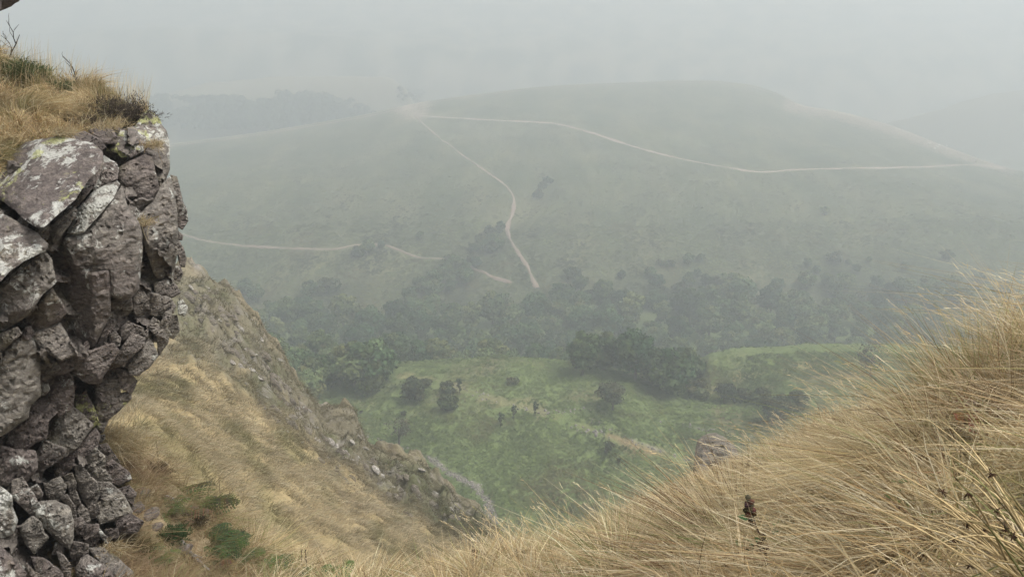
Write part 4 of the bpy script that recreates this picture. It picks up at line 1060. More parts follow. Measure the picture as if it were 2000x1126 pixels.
def trunk_mesh(name, H, R, base, r0, limbs, seed=0, stems=1):
    mb = MB(); rr = random.Random(seed); bc = (0.09, 0.075, 0.06)
    for s_ in range(stems):
        o = Vector((rr.uniform(-.3, .3) * (stems > 1), rr.uniform(-.3, .3) * (stems > 1), -0.3))
        top = Vector((rr.uniform(-.1, .1) * R + o.x * 2, rr.uniform(-.1, .1) * R + o.y * 2, base + (H - base) * 0.55))
        mid = o.lerp(top, 0.5) + Vector((rr.uniform(-.06, .06) * H, rr.uniform(-.06, .06) * H, 0))
        mb.tube([o, o.lerp(mid, .5), mid, top], [r0 * 1.25, r0, r0 * .8, r0 * .3], 6, bc)
        for c in limbs[s_::max(1, stems)][:9]:
            c = Vector(c); a = mid.lerp(top, rr.uniform(-.3, .8))
            mb.tube([a, a.lerp(c, .5) + Vector((0, 0, .1)), c], [r0 * .38, r0 * .25, r0 * .1], 4, bc)
    return mb.mesh(name, M_BARK)
PROTO = {}
def proto(key, H, R, base, r0, nclump, nleaf, size, col, seed, flat=.75, stems=1):
    cm, limbs = crown_mesh('crown', H, R, base, nclump, nleaf, size, col, flat, seed)
    PROTO[key] = (cm, trunk_mesh('trunk', H, R, base, r0, limbs, seed, stems), H)
GR = (0.085, 0.125, 0.050)
proto('broad0', 10, 5.2, 0.2, .32, 34, 4600, .72, GR, 11)
proto('broad1', 9, 5.0, 0.0, .30, 30, 4300, .72, (0.095, 0.135, 0.052), 12)
proto('broad2', 11, 4.6, 0.3, .30, 32, 4300, .70, (0.075, 0.110, 0.048), 13)
proto('broad3', 8, 4.4, 0.0, .26, 26, 3700, .68, (0.100, 0.140, 0.055), 14)
proto('tall', 12, 3.6, 0.4, .28, 30, 3800, .68, GR, 15, .9)
proto('round', 5.2, 3.0, -.3, .18, 30, 4200, .44, (0.045, 0.058, 0.030), 16)
proto('round2', 4.4, 2.3, -.2, .16, 24, 3000, .42, (0.055, 0.078, 0.035), 17)
proto('airy', 7.5, 3.9, 0.9, .22, 26, 2600, .46, (0.055, 0.068, 0.036), 18, .7)
proto('slim', 5, 0.9, 0.4, .10, 10, 520, .34, (0.065, 0.085, 0.04), 19, 1.0)
proto('scrub', 3.2, 2.4, -.2, .10, 18, 1700, .42, (0.075, 0.095, 0.042), 20, .7, 3)
proto('bare', 6.0, 3.4, 1.0, .20, 16, 520, .34, (0.085, 0.085, 0.055), 21, .7)
proto('stub', 1.8, 0.9, 0.1, .06, 8, 260, .26, (0.06, 0.07, 0.035), 22, .8, 2)
def plant_tree(key, pos, sc, label, cat='tree', group=None, name='tree', crown='crown', trunk='trunk', sz=1.0):
    o = thing(name, label, cat, pos, group); o.rotation_euler = (0, 0, random.uniform(0, 6.28))
    o.scale = (sc, sc, sc * sz)
    cm, tm, H = PROTO[key]
    link(crown, cm, o); link(trunk, tm, o)
    return o
def tree_px(key, px, py, hpx, label, cat='tree', group=None, name='tree', sheet=None, ymin=0, **kw):
    """tree whose foot shows at a pixel and whose height in pixels is known"""
    h = (sheet or T).hit(px, py, ymin)
    if h is None: print('no hit', px, py); return
    dep = h.y * CT - h.z * ST
    Hm = hpx / F * dep / math.cos(math.atan2(-h.z, h.y))
    return plant_tree(key, h, Hm / PROTO[key][2], label, cat, group, name, **kw)
SHR = dict(crown='foliage', trunk='stem')
# single trees and bushes of the meadow
tree_px('round', 812, 782, 48, 'dense dark dome-shaped bush standing alone on the meadow', 'bush', name='bush', **SHR)
tree_px('round2', 874, 803, 38, 'small round grey-green bush next to the dark dome bush', 'bush', name='bush', **SHR)
tree_px('scrub', 874, 767, 24, 'low dark shrub at the foot of a slender pale tree', 'shrub', name='shrub', **SHR)
tree_px('slim', 897, 768, 34, 'slender pale tree rising beside the low dark shrub', 'tree')
tree_px('airy', 1197, 800, 56, 'open-crowned tree alone above the stony meadow edge', 'tree')
tree_px('slim', 979, 835, 34, 'thin upright sapling alone in the open grass', 'sapling', name='sapling')
tree_px('slim', 1004, 822, 34, 'thin sapling on the bare brown tongue of ground', 'sapling', name='sapling')
tree_px('slim', 1046, 812, 32, 'thin sapling at the end of the bare brown tongue', 'sapling', name='sapling')
tree_px('bare', 780, 868, 50, 'half-bare tree by the upper stream bed', 'tree')
tree_px('scrub', 1000, 751, 17, 'small pale shrub on the crest of the meadow', 'shrub', name='shrub', **SHR)
tree_px('stub', 1189, 884, 24, 'small dark thorn bush below the brown tongue', 'bush', name='bush', **SHR)
tree_px('stub', 1209, 903, 10, 'tiny dark bush below the thorn bush', 'bush', name='bush', **SHR)
tree_px('stub', 789, 813, 12, 'tiny dark stump-like bush in the open meadow', 'bush', name='bush', **SHR)
tree_px('stub', 706, 808, 8, 'tiny dark bush by the meadow margin under the grove', 'bush', name='bush', **SHR)
tree_px('airy', 1414, 788, 40, 'small crooked tree at the mouth of the gully', 'tree')
tree_px('scrub', 1445, 784, 30, 'bushy shrub beside the small crooked tree', 'shrub', name='shrub', **SHR)
tree_px('scrub', 1480, 786, 32, 'broad shrub under the brown bank', 'shrub', name='shrub', **SHR)
tree_px('airy', 1508, 830, 58, 'dark gnarled tree half hidden by the near grass', 'tree')
tree_px('scrub', 1545, 800, 40, 'shrub on the brown bank behind the gnarled tree', 'shrub', name='shrub', **SHR)
tree_px('bare', 1700, 735, 60, 'half-bare shrub on the green shoulder behind the tall grass', 'shrub', name='shrub', **SHR)
# the grove along the meadow's far edge: feet in view
front = [('broad0', 725, 762, 92), ('broad1', 690, 752, 80), ('broad3', 610, 775, 62), ('broad3', 625, 757, 70), ('tall', 1135, 733, 96), ('broad0', 1240, 741, 88), ('broad2', 1180, 722, 80),
         ('broad1', 1310, 768, 84), ('broad2', 1340, 755, 82), ('broad3', 1290, 752, 70), ('scrub', 1362, 776, 36), ('broad3', 570, 748, 70), ('broad1', 535, 735, 80)]
for i, (k, x, y, h) in enumerate(front):
    h_ = T.hit(x, y, 140)
    if h_ is None: continue
    tree_px(k, x, y, h, 'leafy tree on the near edge of the grove beside the meadow', 'tree', 'grove along the meadow edge')
# the belt behind the crest
def belt(px, Y, key, sc, label, group):
    a = float(ray(px, 650)[0]); x = a * Y
    return plant_tree(key, (x, Y, T.z(x, Y)), sc, label, 'tree', group)
B = ['broad0', 'broad1', 'broad2', 'broad3', 'tall']
x = 480
row = [(195, .85), (205, .95), (216, 1.0), (228, 1.05), (240, 1.1), (254, 1.15), (268, 1.2), (284, 1.3), (300, 1.2), (318, 0.9)]
lab = 'rounded broadleaf tree in the misty belt below the hill'
for Y0, s0 in row:
    x = 470 + random.uniform(0, 40)
    while x < 1990:
        Y_ = Y0 + random.uniform(-4, 4)
        dens = 1.0
        if Y0 < 200 and (640 < x < 1090 or x > 1360): dens = 0
        if Y0 < 210 and x > 1380: dens = 0
        if Y0 > 290: dens = 0.8 if x > 1060 else (0.5 if x < 860 else 0.25)
        if Y0 > 312: dens = 0.6 if x > 1080 else 0.06
        if Y0 > 325: dens = 0.45 if x > 1120 else 0.0
        if Y0 > 290 and 940 < x < 1085: dens = 0
        if random.random() < dens: belt(x, Y_, random.choice(B), s0 * random.uniform(0.7, 1.15), lab, 'tree belt below the hill')
        x += random.uniform(36, 62)
# trees on the open hillside
hl = [(720, 492, 26), (700, 500, 22), (745, 486, 18), (500, 590, 40), (480, 575, 32), (640, 570, 32), (600, 582, 30), (820, 467, 18), (880, 528, 32), (900, 538, 36), (870, 545, 34), (850, 555, 32), (820, 568, 34),
      (940, 492, 24), (955, 475, 22), (975, 455, 16), (800, 590, 36), (910, 552, 32), (840, 580, 36),
      (1427, 575, 44), (1400, 588, 36), (1460, 585, 34), (1630, 580, 34), (1560, 600, 34), (1680, 605, 36), (1740, 580, 32), (1820, 610, 36), (1640, 620, 36), (1870, 580, 32), (1150, 595, 30), (1110, 606, 34), (1200, 600, 28), (1610, 420, 18)]
rv = smooth_line([(850, 560), (905, 525), (960, 470), (1010, 410), (1070, 362)], 3)
for i in range(34):
    b_ = rv[random.randrange(len(rv))]; f_ = (b_[1] - 360) / 200; hl.append((b_[0] + random.gauss(0, 4 + 12 * f_), b_[1] + random.gauss(0, 3 + 8 * f_), random.uniform(9, 16) + 14 * f_))
for i in range(46):
    hl.append((random.uniform(1080, 1950), random.triangular(480, 610, 600), random.uniform(12, 26)))
for x_, y_, h_ in hl:
    if not (855 < x_ < 935 or 695 < x_ < 750) and any(pl_dist(np.array([x_]), np.array([y_ - h_ / 2.]), pl)[0] < h_ * .6 for pl in TRACKS): continue
    tree_px(random.choice(['broad1', 'broad3', 'broad2', 'scrub']), x_, y_, h_, 'hazy tree standing on the open hillside', 'tree', 'trees on the hillside', ymin=265)
# a far wood behind the left shoulder of the ridge reads as one mass
L = []
for i in range(300):
    px_ = random.gauss(520, 130); py_ = random.triangular(196, 268, 245)
    if px_ > 720 or px_ < 150: continue
    h = T.hit(px_, py_, 755)
    if h is None: continue
    for j in range(5):
        c0 = np.array(h) + rng.normal(size=3) * np.array((5.5, 5.5, 1.2)) + np.array((0, 0, 7)); n = 22
        e = rng.normal(size=(n, 3)); e /= np.linalg.norm(e, axis=1)[:, None]; e[:, 2] = np.abs(e[:, 2])
        L.append(leaf_quads(c0 + e * 4.4, e, np.full(n, 3.4), np.tile(np.array((0.035, 0.05, 0.03)) * random.uniform(.7, 1.3), (n, 1))))
for i in range(26):
    h = T.hit(random.uniform(775, 830), random.uniform(178, 205), 755)
    if h is None: continue
    e = rng.normal(size=(60, 3)); e /= np.linalg.norm(e, axis=1)[:, None]; e[:, 2] = np.abs(e[:, 2])
    L.append(leaf_quads(np.array(h) + np.array((0, 0, 3)) + e * 3, e, np.full(60, 2.0), np.tile(np.array((0.06, 0.07, 0.045)), (60, 1))))
if L:
    v, q, t, c = merge(L)
    tag(link('far_wood', mesh_np('far_wood', v, q, t, M_LEAF, False, c)), 'dark far wood behind the left shoulder of the ridge', 'wood', kind='stuff')

# ------------------------------------------------------------------ bracken over meadow and hill: too many to count
def bracken(n, r0, r1, size, colr, hgt, pyr=(420, 1100)):
    i0 = np.interp(r0, T.rowid, np.arange(len(T.rowid))); i1 = np.interp(r1, T.rowid, np.arange(len(T.rowid)))
    u = 30 + rng.random(n * 2) * 470; v = i0 + rng.random(n * 2) * (i1 - i0)
    p, nn = T.sample(u, v)
    k = rng.random(len(p)) < np.clip(0.6 + 0.8 * fbm(p / 3.0 + 3, 3), 0.1, 1)
    px_, py_ = proj(p)
    for pl, w in [(STREAM[2:], 13), ([(860, 745), (930, 770), (1000, 790), (1060, 805)], 11), ([(1090, 815), (1180, 850), (1260, 875), (1340, 900)], 15)]:
        k &= (pl_dist(px_, py_, pl) > w * rng.random(len(p)) ** .4) | (p[:, 1] > 200)
    for pl in TRACKS: k &= (pl_dist(px_, py_, pl) > 5) | (p[:, 1] < 200)
    k &= (px_ > -40) & (px_ < 2040)
    p, nn = p[k][:n], nn[k][:n]; m = len(p)
    tone = (1 + 0.5 * fbm(p / 12.0 + 13, 3) - .55 * np.clip(fbm(p / np.array((26.0, 60.0, 30.0)) + 50, 3) * 1.5, 0, 1) * (p[:, 1] > 250))[:, None]
    dry = np.clip(fbm(p / 18.0 + 31, 4) - .15, 0, .7)[:, None]
    c = np.array(colr) * np.clip(tone, .45, 1.6) * rng.uniform(.82, 1.2, (m, 1)); c = c * (1 - dry) + np.array((0.135, 0.115, 0.055)) * dry
    nr = nn * 1.0 + rng.normal(size=(m, 3)) * np.where(p[:, 1] > 220, .10, .2)[:, None]; nr /= np.linalg.norm(nr, axis=1)[:, None]
    return leaf_quads(p + np.array((0, 0, 1.0)) * (hgt * rng.random((m, 1)) ** .7), nr, size * rng.uniform(.6, 1.5, m), np.clip(c, .01, .5))
v, q, t, c = merge([bracken(90000, 1.2, 5.6, .46, (0.108, 0.140, 0.049), .35), bracken(16000, 5.0, 6.6, .55, (0.108, 0.140, 0.049), .3), bracken(80000, 8.0, 11.9, 1.15, (0.092, 0.104, 0.048), .5)])
tag(link('bracken', mesh_np('bracken', v, q, t, M_FERN, False, c)), 'green bracken covering the meadow and the hillside', 'bracken', kind='stuff')

# ------------------------------------------------------------------ stones
def stone_mesh(seed, r=1.0, sub=10, flat=0.7, lich=(.7, .1, .6), mat=None):
    rr = np.random.default_rng(seed)
    th = np.linspace(0, math.pi, sub); ph = np.linspace(0, 2 * math.pi, sub * 2, endpoint=False)
    A, Bp = np.meshgrid(th, ph, indexing='ij')
    d = np.stack([np.sin(A) * np.cos(Bp), np.sin(A) * np.sin(Bp), np.cos(A)], -1)
    rad = np.ones(A.shape)
    for k in range(9):
        nrm = rr.normal(size=3); nrm /= np.linalg.norm(nrm); c = d @ nrm
        rad = np.minimum(rad, np.where(c > .2, rr.uniform(.55, .9) / np.maximum(c, .2), 9))
    rad = rad + .08 * fbm(d * 2.5 + seed, 3)
    co = d * rad[..., None] * r * np.array((1.2, .9, flat))
    n, m = A.shape; I = np.arange(n * m).reshape(n, m)
    q = np.stack([I[:-1], np.roll(I, -1, 1)[:-1], np.roll(I, -1, 1)[1:], I[1:]], -1).reshape(-1, 4)
    return mesh_np('stone', co.reshape(-1, 3), q[:, ::-1], None, mat or M_ROCKP, False, np.tile(np.array(lich), (n * m, 1)))
# rocks breaking through the rib of the spur
ST_M = [stone_mesh(50 + i, lich=(.45, .1, .5), flat=.55) for i in range(6)]
rocks = [(425, 622, 14), (440, 672, 20), (455, 660, 16), (470, 640, 16), (452, 705, 16), (470, 715, 20), (490, 722, 22), (505, 735, 14), (480, 745, 10), (523, 775, 9), (395, 690, 12), (510, 660, 12), (545, 700, 14), (560, 760, 12), (575, 790, 12),
         (612, 830, 18), (618, 855, 16), (605, 800, 12), (645, 860, 22), (662, 872, 26), (675, 880, 18), (700, 890, 14), (720, 900, 18), (735, 915, 18), (745, 925, 14), (690, 862, 14), (590, 860, 10), (480, 680, 12), (660, 905, 12), (790, 905, 9), (825, 915, 14),
         (700, 850, 22), (712, 872, 16), (770, 950, 10), (850, 960, 12), (880, 990, 12), (375, 560, 12), (405, 560, 10), (330, 840, 12), (400, 880, 8), (560, 840, 9), (640, 890, 11), (500, 690, 11), (465, 740, 9)]
for i, (x_, y_, w_) in enumerate(rocks):
    h = SP.hit(x_, y_, 5)
    if h is None: continue
    o = tag(link('stone', random.choice(ST_M), loc=h + Vector((0, -.05, -.05))), 'pale angular rock breaking through the rocky rib of the spur', 'rock', 'pale rocks on the spur')
    s_ = w_ / F * h.y * 0.62; o.scale = (s_, s_ * random.uniform(.6, .9), s_ * random.uniform(.5, .9)); o.rotation_euler = (random.uniform(-.4, .4), random.uniform(.2, .9), random.uniform(-.5, .5))
# darker crags along the rib's crest
CR_M = [stone_mesh(80 + i, lich=(.35, .2, .5), flat=.8, mat=M_ROCKD, sub=9) for i in range(6)]
cl = smooth_line([(370, 545), (440, 585), (500, 650), (545, 715), (600, 800), (660, 850), (720, 890), (790, 915), (850, 960), (920, 1015)], 4)
for i in range(95):
    b_ = cl[random.randrange(len(cl))]; x_ = b_[0] - abs(random.gauss(0, 38)) + 6; y_ = b_[1] + abs(random.gauss(0, 26)) + 3; h = SP.hit(x_, y_, 5)
    if h is None: continue
    o = tag(link('crag', random.choice(CR_M), loc=h + Vector((0, .05, -.1))), 'dark jagged crag jutting from the rocky crest of the spur', 'rock', 'dark crags along the spur crest')
    s_ = random.uniform(9, 24) / F * h.y * .62; o.scale = (s_ * 1.3, s_ * random.uniform(.6, .9), s_ * random.uniform(.6, 1.2)); o.rotation_euler = (random.uniform(-.3, .3), random.uniform(.4, 1.0), random.uniform(-.4, .4))
# stones of the stream bed and the stone lines in the meadow
L = []
def stone_cloud(n, pl, w, size, jit=1.0):
    A = smooth_line(pl, 4)
    for i in range(n):
        b = A[rng.integers(len(A))]; x_ = b[0] + rng.normal() * w; y_ = b[1] + rng.normal() * w * .5
        h = T.hit(x_, y_, 60)
        if h is None or h.y > 230: continue
        s_ = size * rng.uniform(.5, 1.5); k = 8
        e = rng.normal(size=(k, 3)); e /= np.linalg.norm(e, axis=1)[:, None]
        ang = rng.random() * 6.28
        base = np.array([(math.cos(ang + j * 1.257) * rng.uniform(.7, 1.1), math.sin(ang + j * 1.257) * rng.uniform(.7, 1.1), -.2) for j in range(5)])
        top = base * np.array((.6, .6, 0)) + np.array((0, 0, rng.uniform(.5, .9)))
        co = np.concatenate([base, top]) * s_ + np.array(h)
        q_ = np.array([(j, (j + 1) % 5, 5 + (j + 1) % 5, 5 + j) for j in range(5)]); t_ = np.array([(5, 6, 7), (5, 7, 8), (5, 8, 9)])
        tone = rng.uniform(.45, 1.0)
        L.append((co, q_, t_, np.tile(np.array((0.24, 0.215, 0.19)) * tone, (10, 1))))
stone_cloud(170, STREAM[2:5], 4, .2); stone_cloud(230, STREAM[4:], 6, .2); stone_cloud(40, STREAM[:3], 4, .28)
stone_cloud(36, [(1235, 803), (1290, 824), (1340, 832), (1400, 842), (1500, 857)], 4, .27); stone_cloud(34, [(1150, 815), (1200, 842), (1280, 878), (1350, 902)], 4, .26)
stone_cloud(26, [(1130, 835), (1180, 850)], 8, .3); stone_cloud(30, [(1000, 795), (1060, 805), (1150, 800)], 6, .28); stone_cloud(24, [(870, 745), (960, 780)], 7, .26)
v, q, t, c = merge(L)
tag(link('stream_stones', mesh_np('stream_stones', v, q, t, M_BARK, False, c)), 'pale stones strewn along the stream bed and meadow', 'stones', kind='stuff')

# ------------------------------------------------------------------ sheep on the stony crest
def sheep_mesh():
    rows = [(-.55, .08, .62), (-.5, .22, .62), (-.3, .31, .64), (0, .33, .64), (.3, .30, .66), (.48, .22, .70), (.58, .13, .78), (.68, .11, .90), (.80, .10, .92), (.92, .06, .86), (.96, .02, .84)]
    mb = MB(); mb.tube([(x, 0, z) for x, r, z in rows], [r for x, r, z in rows], 10, (0.82, 0.80, 0.74))
    for sx_ in (-.34, .36):
        for sy_ in (-.13, .13): mb.tube([(sx_, sy_, .5), (sx_ + .02, sy_, .25), (sx_, sy_, 0)], [.09, .05, .04], 6, (0.5, 0.46, 0.40))
    for sy_ in (-1, 1): mb.tube([(.72, sy_ * .08, .98), (.68, sy_ * .2, .95)], [.04, .02], 5, (0.5, 0.45, 0.4))
    return mb.mesh('sheep', M_WOOL)
shm = sheep_mesh()
for x_, y_, a_, lb in [(1815, 279, .2, 'white sheep leading the flock up the stony crest'), (1834, 282, -.2, 'white sheep in the middle of the stony crest path'), (1826, 289, .3, 'white sheep just below the stony crest path'), (1831, 285, 2.9, 'cream sheep between two white ones on the crest'), (1849, 283, 2.5, 'white sheep standing apart beyond the crest path')]:
    h = T.hit(x_, y_ + 3, 300)
    if h is None: continue
    o = tag(link('sheep', shm, loc=h), lb, 'sheep', 'sheep on the crest'); o.rotation_euler = (0, 0, a_); o.scale = (1.35,) * 3

# ------------------------------------------------------------------ bank falling away behind the near grass, with its knoll
BKROWS = [
    ry([(1050, 1180, 7.5), (1250, 1110, 7.2), (1400, 1040, 6.6), (1540, 960, 6.0), (1800, 860, 5.0), (2400, 560, 5.0)]),
    ry([(1050, 1130, 13), (1180, 1025, 14), (1250, 985, 14), (1330, 955, 13.5), (1420, 925, 12.5), (1480, 893, 12), (1530, 862, 11), (1600, 835, 10), (1800, 770, 9), (2400, 500, 9)]),
    ry([(1050, 1150, 19), (1180, 1040, 20), (1300, 985, 21), (1360, 945, 22), (1440, 915, 21), (1500, 900, 18), (1560, 890, 16), (1800, 820, 13), (2400, 560, 12)]),
    ry([(1050, 1170, 26), (1180, 1070, 27), (1330, 960, 27.5), (1390, 915, 27.5), (1440, 905, 27), (1500, 935, 24), (1600, 930, 20), (1800, 900, 17), (2400, 640, 16)]),
    ry([(1050, 1400, 40), (1300, 1250, 42), (1400, 1200, 42), (1600, 1200, 40), (1800, 1100, 36), (2400, 900, 34)]),
]
BK = Fan(BKROWS, np.linspace(0.04, 0.95, 150), [16, 22, 26, 20], lambda G, r: 0.22 * fbm(G / 1.3, 4) * sstep(0, .8, r))
bn = fbm(BK.G / 1.1, 4)
C = np.broadcast_to(np.array((0.20, 0.15, 0.085)), BK.G.shape).copy(); C = blend(C, np.clip(bn * 1.3, 0, 1), (0.09, 0.09, 0.045)); C = blend(C, np.clip(-bn - .1, 0, 1), (0.27, 0.21, 0.12))
tag(link('brown_bank', BK.mesh('brown_bank', M_SPUR, C)), 'brown heathery bank dropping away behind the near grass', kind='structure')
u = rng.random(26000) * 148; v = 10 + rng.random(26000) * 66; p, nn = BK.sample(u, v)
k = rng.random(len(p)) < np.clip(.5 + 1.2 * fbm(p / .8, 2), .05, 1); p, nn = p[k], nn[k]; k = len(p)
v, q, t, c = blades(p, nn * .5 + np.array((0, 0, .7)), np.tile(np.array((-.4, 0, -.4)), (k, 1)), .38 * (.5 + rng.random(k)), 0.0011 * p[:, 1], straw(k) * .75, 2, .35, .7)
tag(link('bank_grass', mesh_np('bank_grass', v, q, t, M_GRASS, True, c)), 'brownish dry grass on the bank behind the near grass', 'grass', kind='stuff')
me = rock_from_poly([(1352, 960), (1358, 890), (1364, 860), (1376, 850), (1398, 846), (1416, 854), (1430, 868), (1446, 886), (1470, 905), (1480, 940), (1430, 970)], 26.5, (.004, -.035), thick=3.5, seed=901, mpx=.018, lich=(.25, .1, .4), facets=5, rnd=.4, amp=3.0,
                    mat=rock_mat('brown_rock', (0.125, 0.112, 0.095), (0.16, 0.145, 0.115), lich=.5, sc=.3, yellow=False))
tag(link('rock_knoll', me), 'brown weathered rock knoll poking up behind the near bank', 'rock')

# ------------------------------------------------------------------ plants in front
def near_hit(px, py):
    a, k = ray(px, py); Y = np.linspace(.7, 13, 900)
    d = near_z(float(a) * Y, Y) - float(k) * Y
    j = np.where((d[:-1] < 0) & (d[1:] >= 0))[0]
    if len(j) == 0: return None
    y = Y[j[0]]; return Vector((float(a) * y, y, float(near_z(np.array([float(a) * y]), np.array([y]))[0])))
def ground_at(x, y): return float(near_z(np.array([x]), np.array([y]))[0])
def frond_mesh(L, droop, col, seed, width=.34, dry=0.0):
    """one fern frond growing along +X: midrib and paired leaflets cut into teeth"""
    r_ = random.Random(seed); mb = MB(); N = 15
    pt = lambda t: Vector((L * (t * (1 - .18 * t)), 0, L * (.62 * t - droop * t * t)))
    mb.tube([pt(i / 8) for i in range(9)], [L * .012 * (1 - .8 * i / 8) for i in range(9)], 4, tuple(c * .9 for c in (.16, .14, .06)))
    for i in range(2, N + 1):
        t = i / (N + .5); o = pt(t); ln = L * width * math.sin(math.pi * (t ** .8)) * .9 + L * .03
        for sd_ in (-1, 1):
            d = Vector((.45, sd_, r_.uniform(-.25, .1) - .5 * dry)).normalized(); n_ = 4; vs = []; fs = []
            w0 = L * .042
            side = Vector((1, -sd_ * .45, 0)).normalized()
            cc = tuple(c * r_.uniform(.75, 1.25) for c in col)
            for s_ in range(n_):
                a0 = o + d * (ln * s_ / n_) + Vector((0, 0, -.25 * ln * (s_ / n_) ** 2)); a1 = o + d * (ln * (s_ + 1) / n_) + Vector((0, 0, -.25 * ln * ((s_ + 1) / n_) ** 2))
                w_ = w0 * (1 - s_ / n_ * .75)
                b = len(vs); vs += [a0, a0.lerp(a1, .55) + side * w_, a1, a0.lerp(a1, .55) - side * w_]; fs.append((b, b + 1, b + 2, b + 3))
            mb.add(vs, fs, cc)
    return mb.mesh('frond', M_FERN, False)
def fern(px, py, n, L, col, label, group=None, droop=.62, dry=0.0, name='fern', up=0.0):
    h = near_hit(px, py)
    if h is None: print('fern miss', px, py); return
    f = thing(name, label, 'fern', h, group); ms = [frond_mesh(L * random.uniform(.75, 1.1), droop * random.uniform(.8, 1.2), col, px * 7 + i, dry=dry) for i in range(3)]
    for i in range(n):
        o = link('frond', ms[i % 3], f); o.rotation_euler = (random.uniform(-.2, .2), random.uniform(-.35, .1) - up, 6.283 * i / n + random.uniform(-.3, .3)); o.location = (random.uniform(-.05, .05), random.uniform(-.05, .05), 0)
FG = (0.060, 0.085, 0.038)
fern(418, 1068, 14, .5, FG, 'lush green fern spreading on the slope below the crag')
fern(385, 990, 12, .5, (0.075, 0.08, 0.038), 'olive fern growing above the lush green fern')
fern(455, 1010, 8, .32, (0.16, 0.11, 0.06), 'browning fern between the ferns and the golden slope', dry=.4)
fern(360, 1010, 8, .34, (0.13, 0.10, 0.06), 'withered brown fern beside the dark green cushion plant', dry=.6)
fern(500, 1112, 9, .34, (0.11, 0.14, 0.06), 'pale green fern at the lower edge of the slope')
fern(560, 1128, 10, .36, FG, 'green fern on the brow beside the dark stalks')
fern(640, 1136, 10, .36, (0.095, 0.14, 0.055), 'green fern on the brow among short grass')
fern(990, 1112, 7, .34, (0.10, 0.065, 0.035), 'dark brown withered fern on the brow of the bank', dry=.9, droop=.5, up=.35)
fern(1955, 830, 9, .22, (0.15, 0.085, 0.05), 'reddish-brown dead bracken in the straw of the high bank', dry=.9)
fern(1985, 575, 9, .2, (0.13, 0.08, 0.05), 'dead brown bracken on the very top of the high bank', dry=.9)
fern(1590, 965, 6, .13, (0.12, 0.14, 0.07), 'small grey-green fern half buried in straw', dry=.2)
fern(330, 1000, 8, .30, (0.09, 0.10, 0.045), 'small olive fern right above the dark cushion plant')
fern(300, 1095, 8, .28, (0.12, 0.125, 0.055), 'yellowish fern low beside the crag foot')
fern(470, 1085, 9, .34, (0.10, 0.13, 0.055), 'green fern below the lush fern near the fallen branch')
fern(410, 1110, 8, .30, (0.14, 0.10, 0.055), 'brown-green fern at the end of the fallen branch', dry=.4)
fern(345, 935, 8, .34, (0.12, 0.10, 0.05), 'dull brown fern at the top of the scrub strip', dry=.4)
# cushion of dark leaves under the crag, heather and gorse on its top
def cushion(pos, R_, n, size, col, label, cat, name, flat=.7):
    o = thing(name, label, cat, pos); e = rng.normal(size=(n, 3)); e /= np.linalg.norm(e, axis=1)[:, None]; e[:, 2] = np.where(e[:, 2] < -.25, -e[:, 2], e[:, 2])
    p = e * (R_ * rng.uniform(.35, 1.0, (n, 1))) * np.array((1.25, 1, flat)) * (1 + .8 * fbm(e * 2.2 + R_ * 9, 3))[:, None]
    v, q, t, c = blades(p, e * .6 + np.array((0, 0, .5)), np.zeros((n, 3)), np.full(n, size) * rng.uniform(.5, 1.5, n), np.full(n, size * .2), np.array(col) * rng.uniform(.55, 1.5, (n, 1)), 2, .6, .1)
    link('foliage', mesh_np('foliage', v, q, t, M_FERN, True, c), o)
    mb = MB()
    for i in range(7):
        a_ = i * .9; mb.tube([(0, 0, -.05), (math.cos(a_) * R_ * .3, math.sin(a_) * R_ * .3, R_ * flat * .25), (math.cos(a_) * R_ * .6, math.sin(a_) * R_ * .6, R_ * flat * .4)], [.012, .008, .003], 4, (.08, .06, .045))
    link('stem', mb.mesh('stem', M_BARK), o)
def turf_at(px, py): return tuple(TU.hit(px, py, 0) or P(px, py, 7))
for x_, y_, R_, cl, lb in [(430, 985, .16, (0.10, 0.075, 0.05), 'brown heath clump behind the lush fern'), (375, 1020, .14, (0.105, 0.085, 0.055), 'low brown heath clump between fern and cushion plant'), (305, 925, .14, (0.11, 0.085, 0.05), 'brown heath clump at the edge of the straw tuft'), (455, 1055, .13, (0.08, 0.085, 0.04), 'olive heath clump below the browning fern'), (265, 1075, .12, (0.12, 0.10, 0.05), 'olive-brown heath clump among the low stones')]:
    h = near_hit(x_, y_)
    if h: cushion(h, R_, 1800, .045, cl, lb, 'heath', 'heath_clump', .7)
h = near_hit(335, 1048)
if h: cushion(h, .12, 3000, .045, (0.045, 0.075, 0.032), 'dark green cushion of leaves wedged beside lichened stones', 'plant', 'cushion_plant')
cushion(turf_at(250, 238), .22, 5200, .03, (0.075, 0.062, 0.052), 'dark dead heather clump at the corner of the crag top', 'heather', 'heather_clump', .85)
cushion(turf_at(212, 226), .18, 3600, .03, (0.085, 0.070, 0.055), 'dark heather clump behind the pale grass tuft', 'heather', 'heather_clump', .8)
cushion(turf_at(168, 240), .12, 2200, .03, (0.10, 0.080, 0.060), 'low brown heather clump above the purple slabs', 'heather', 'heather_clump', .5)
cushion(turf_at(28, 148), .20, 2600, .045, (0.085, 0.105, 0.05), 'dull green gorse on the skyline of the crag top', 'gorse', 'gorse_clump', .6)
cushion(turf_at(70, 158), .12, 1500, .04, (0.085, 0.110, 0.05), 'small dark gorse in the turf beside the larger gorse', 'gorse', 'gorse_clump', .7)
cushion(turf_at(118, 178), .14, 1600, .04, (0.10, 0.115, 0.058), 'grey-green gorse sunk in brown grass on the crag', 'gorse', 'gorse_clump', .6)
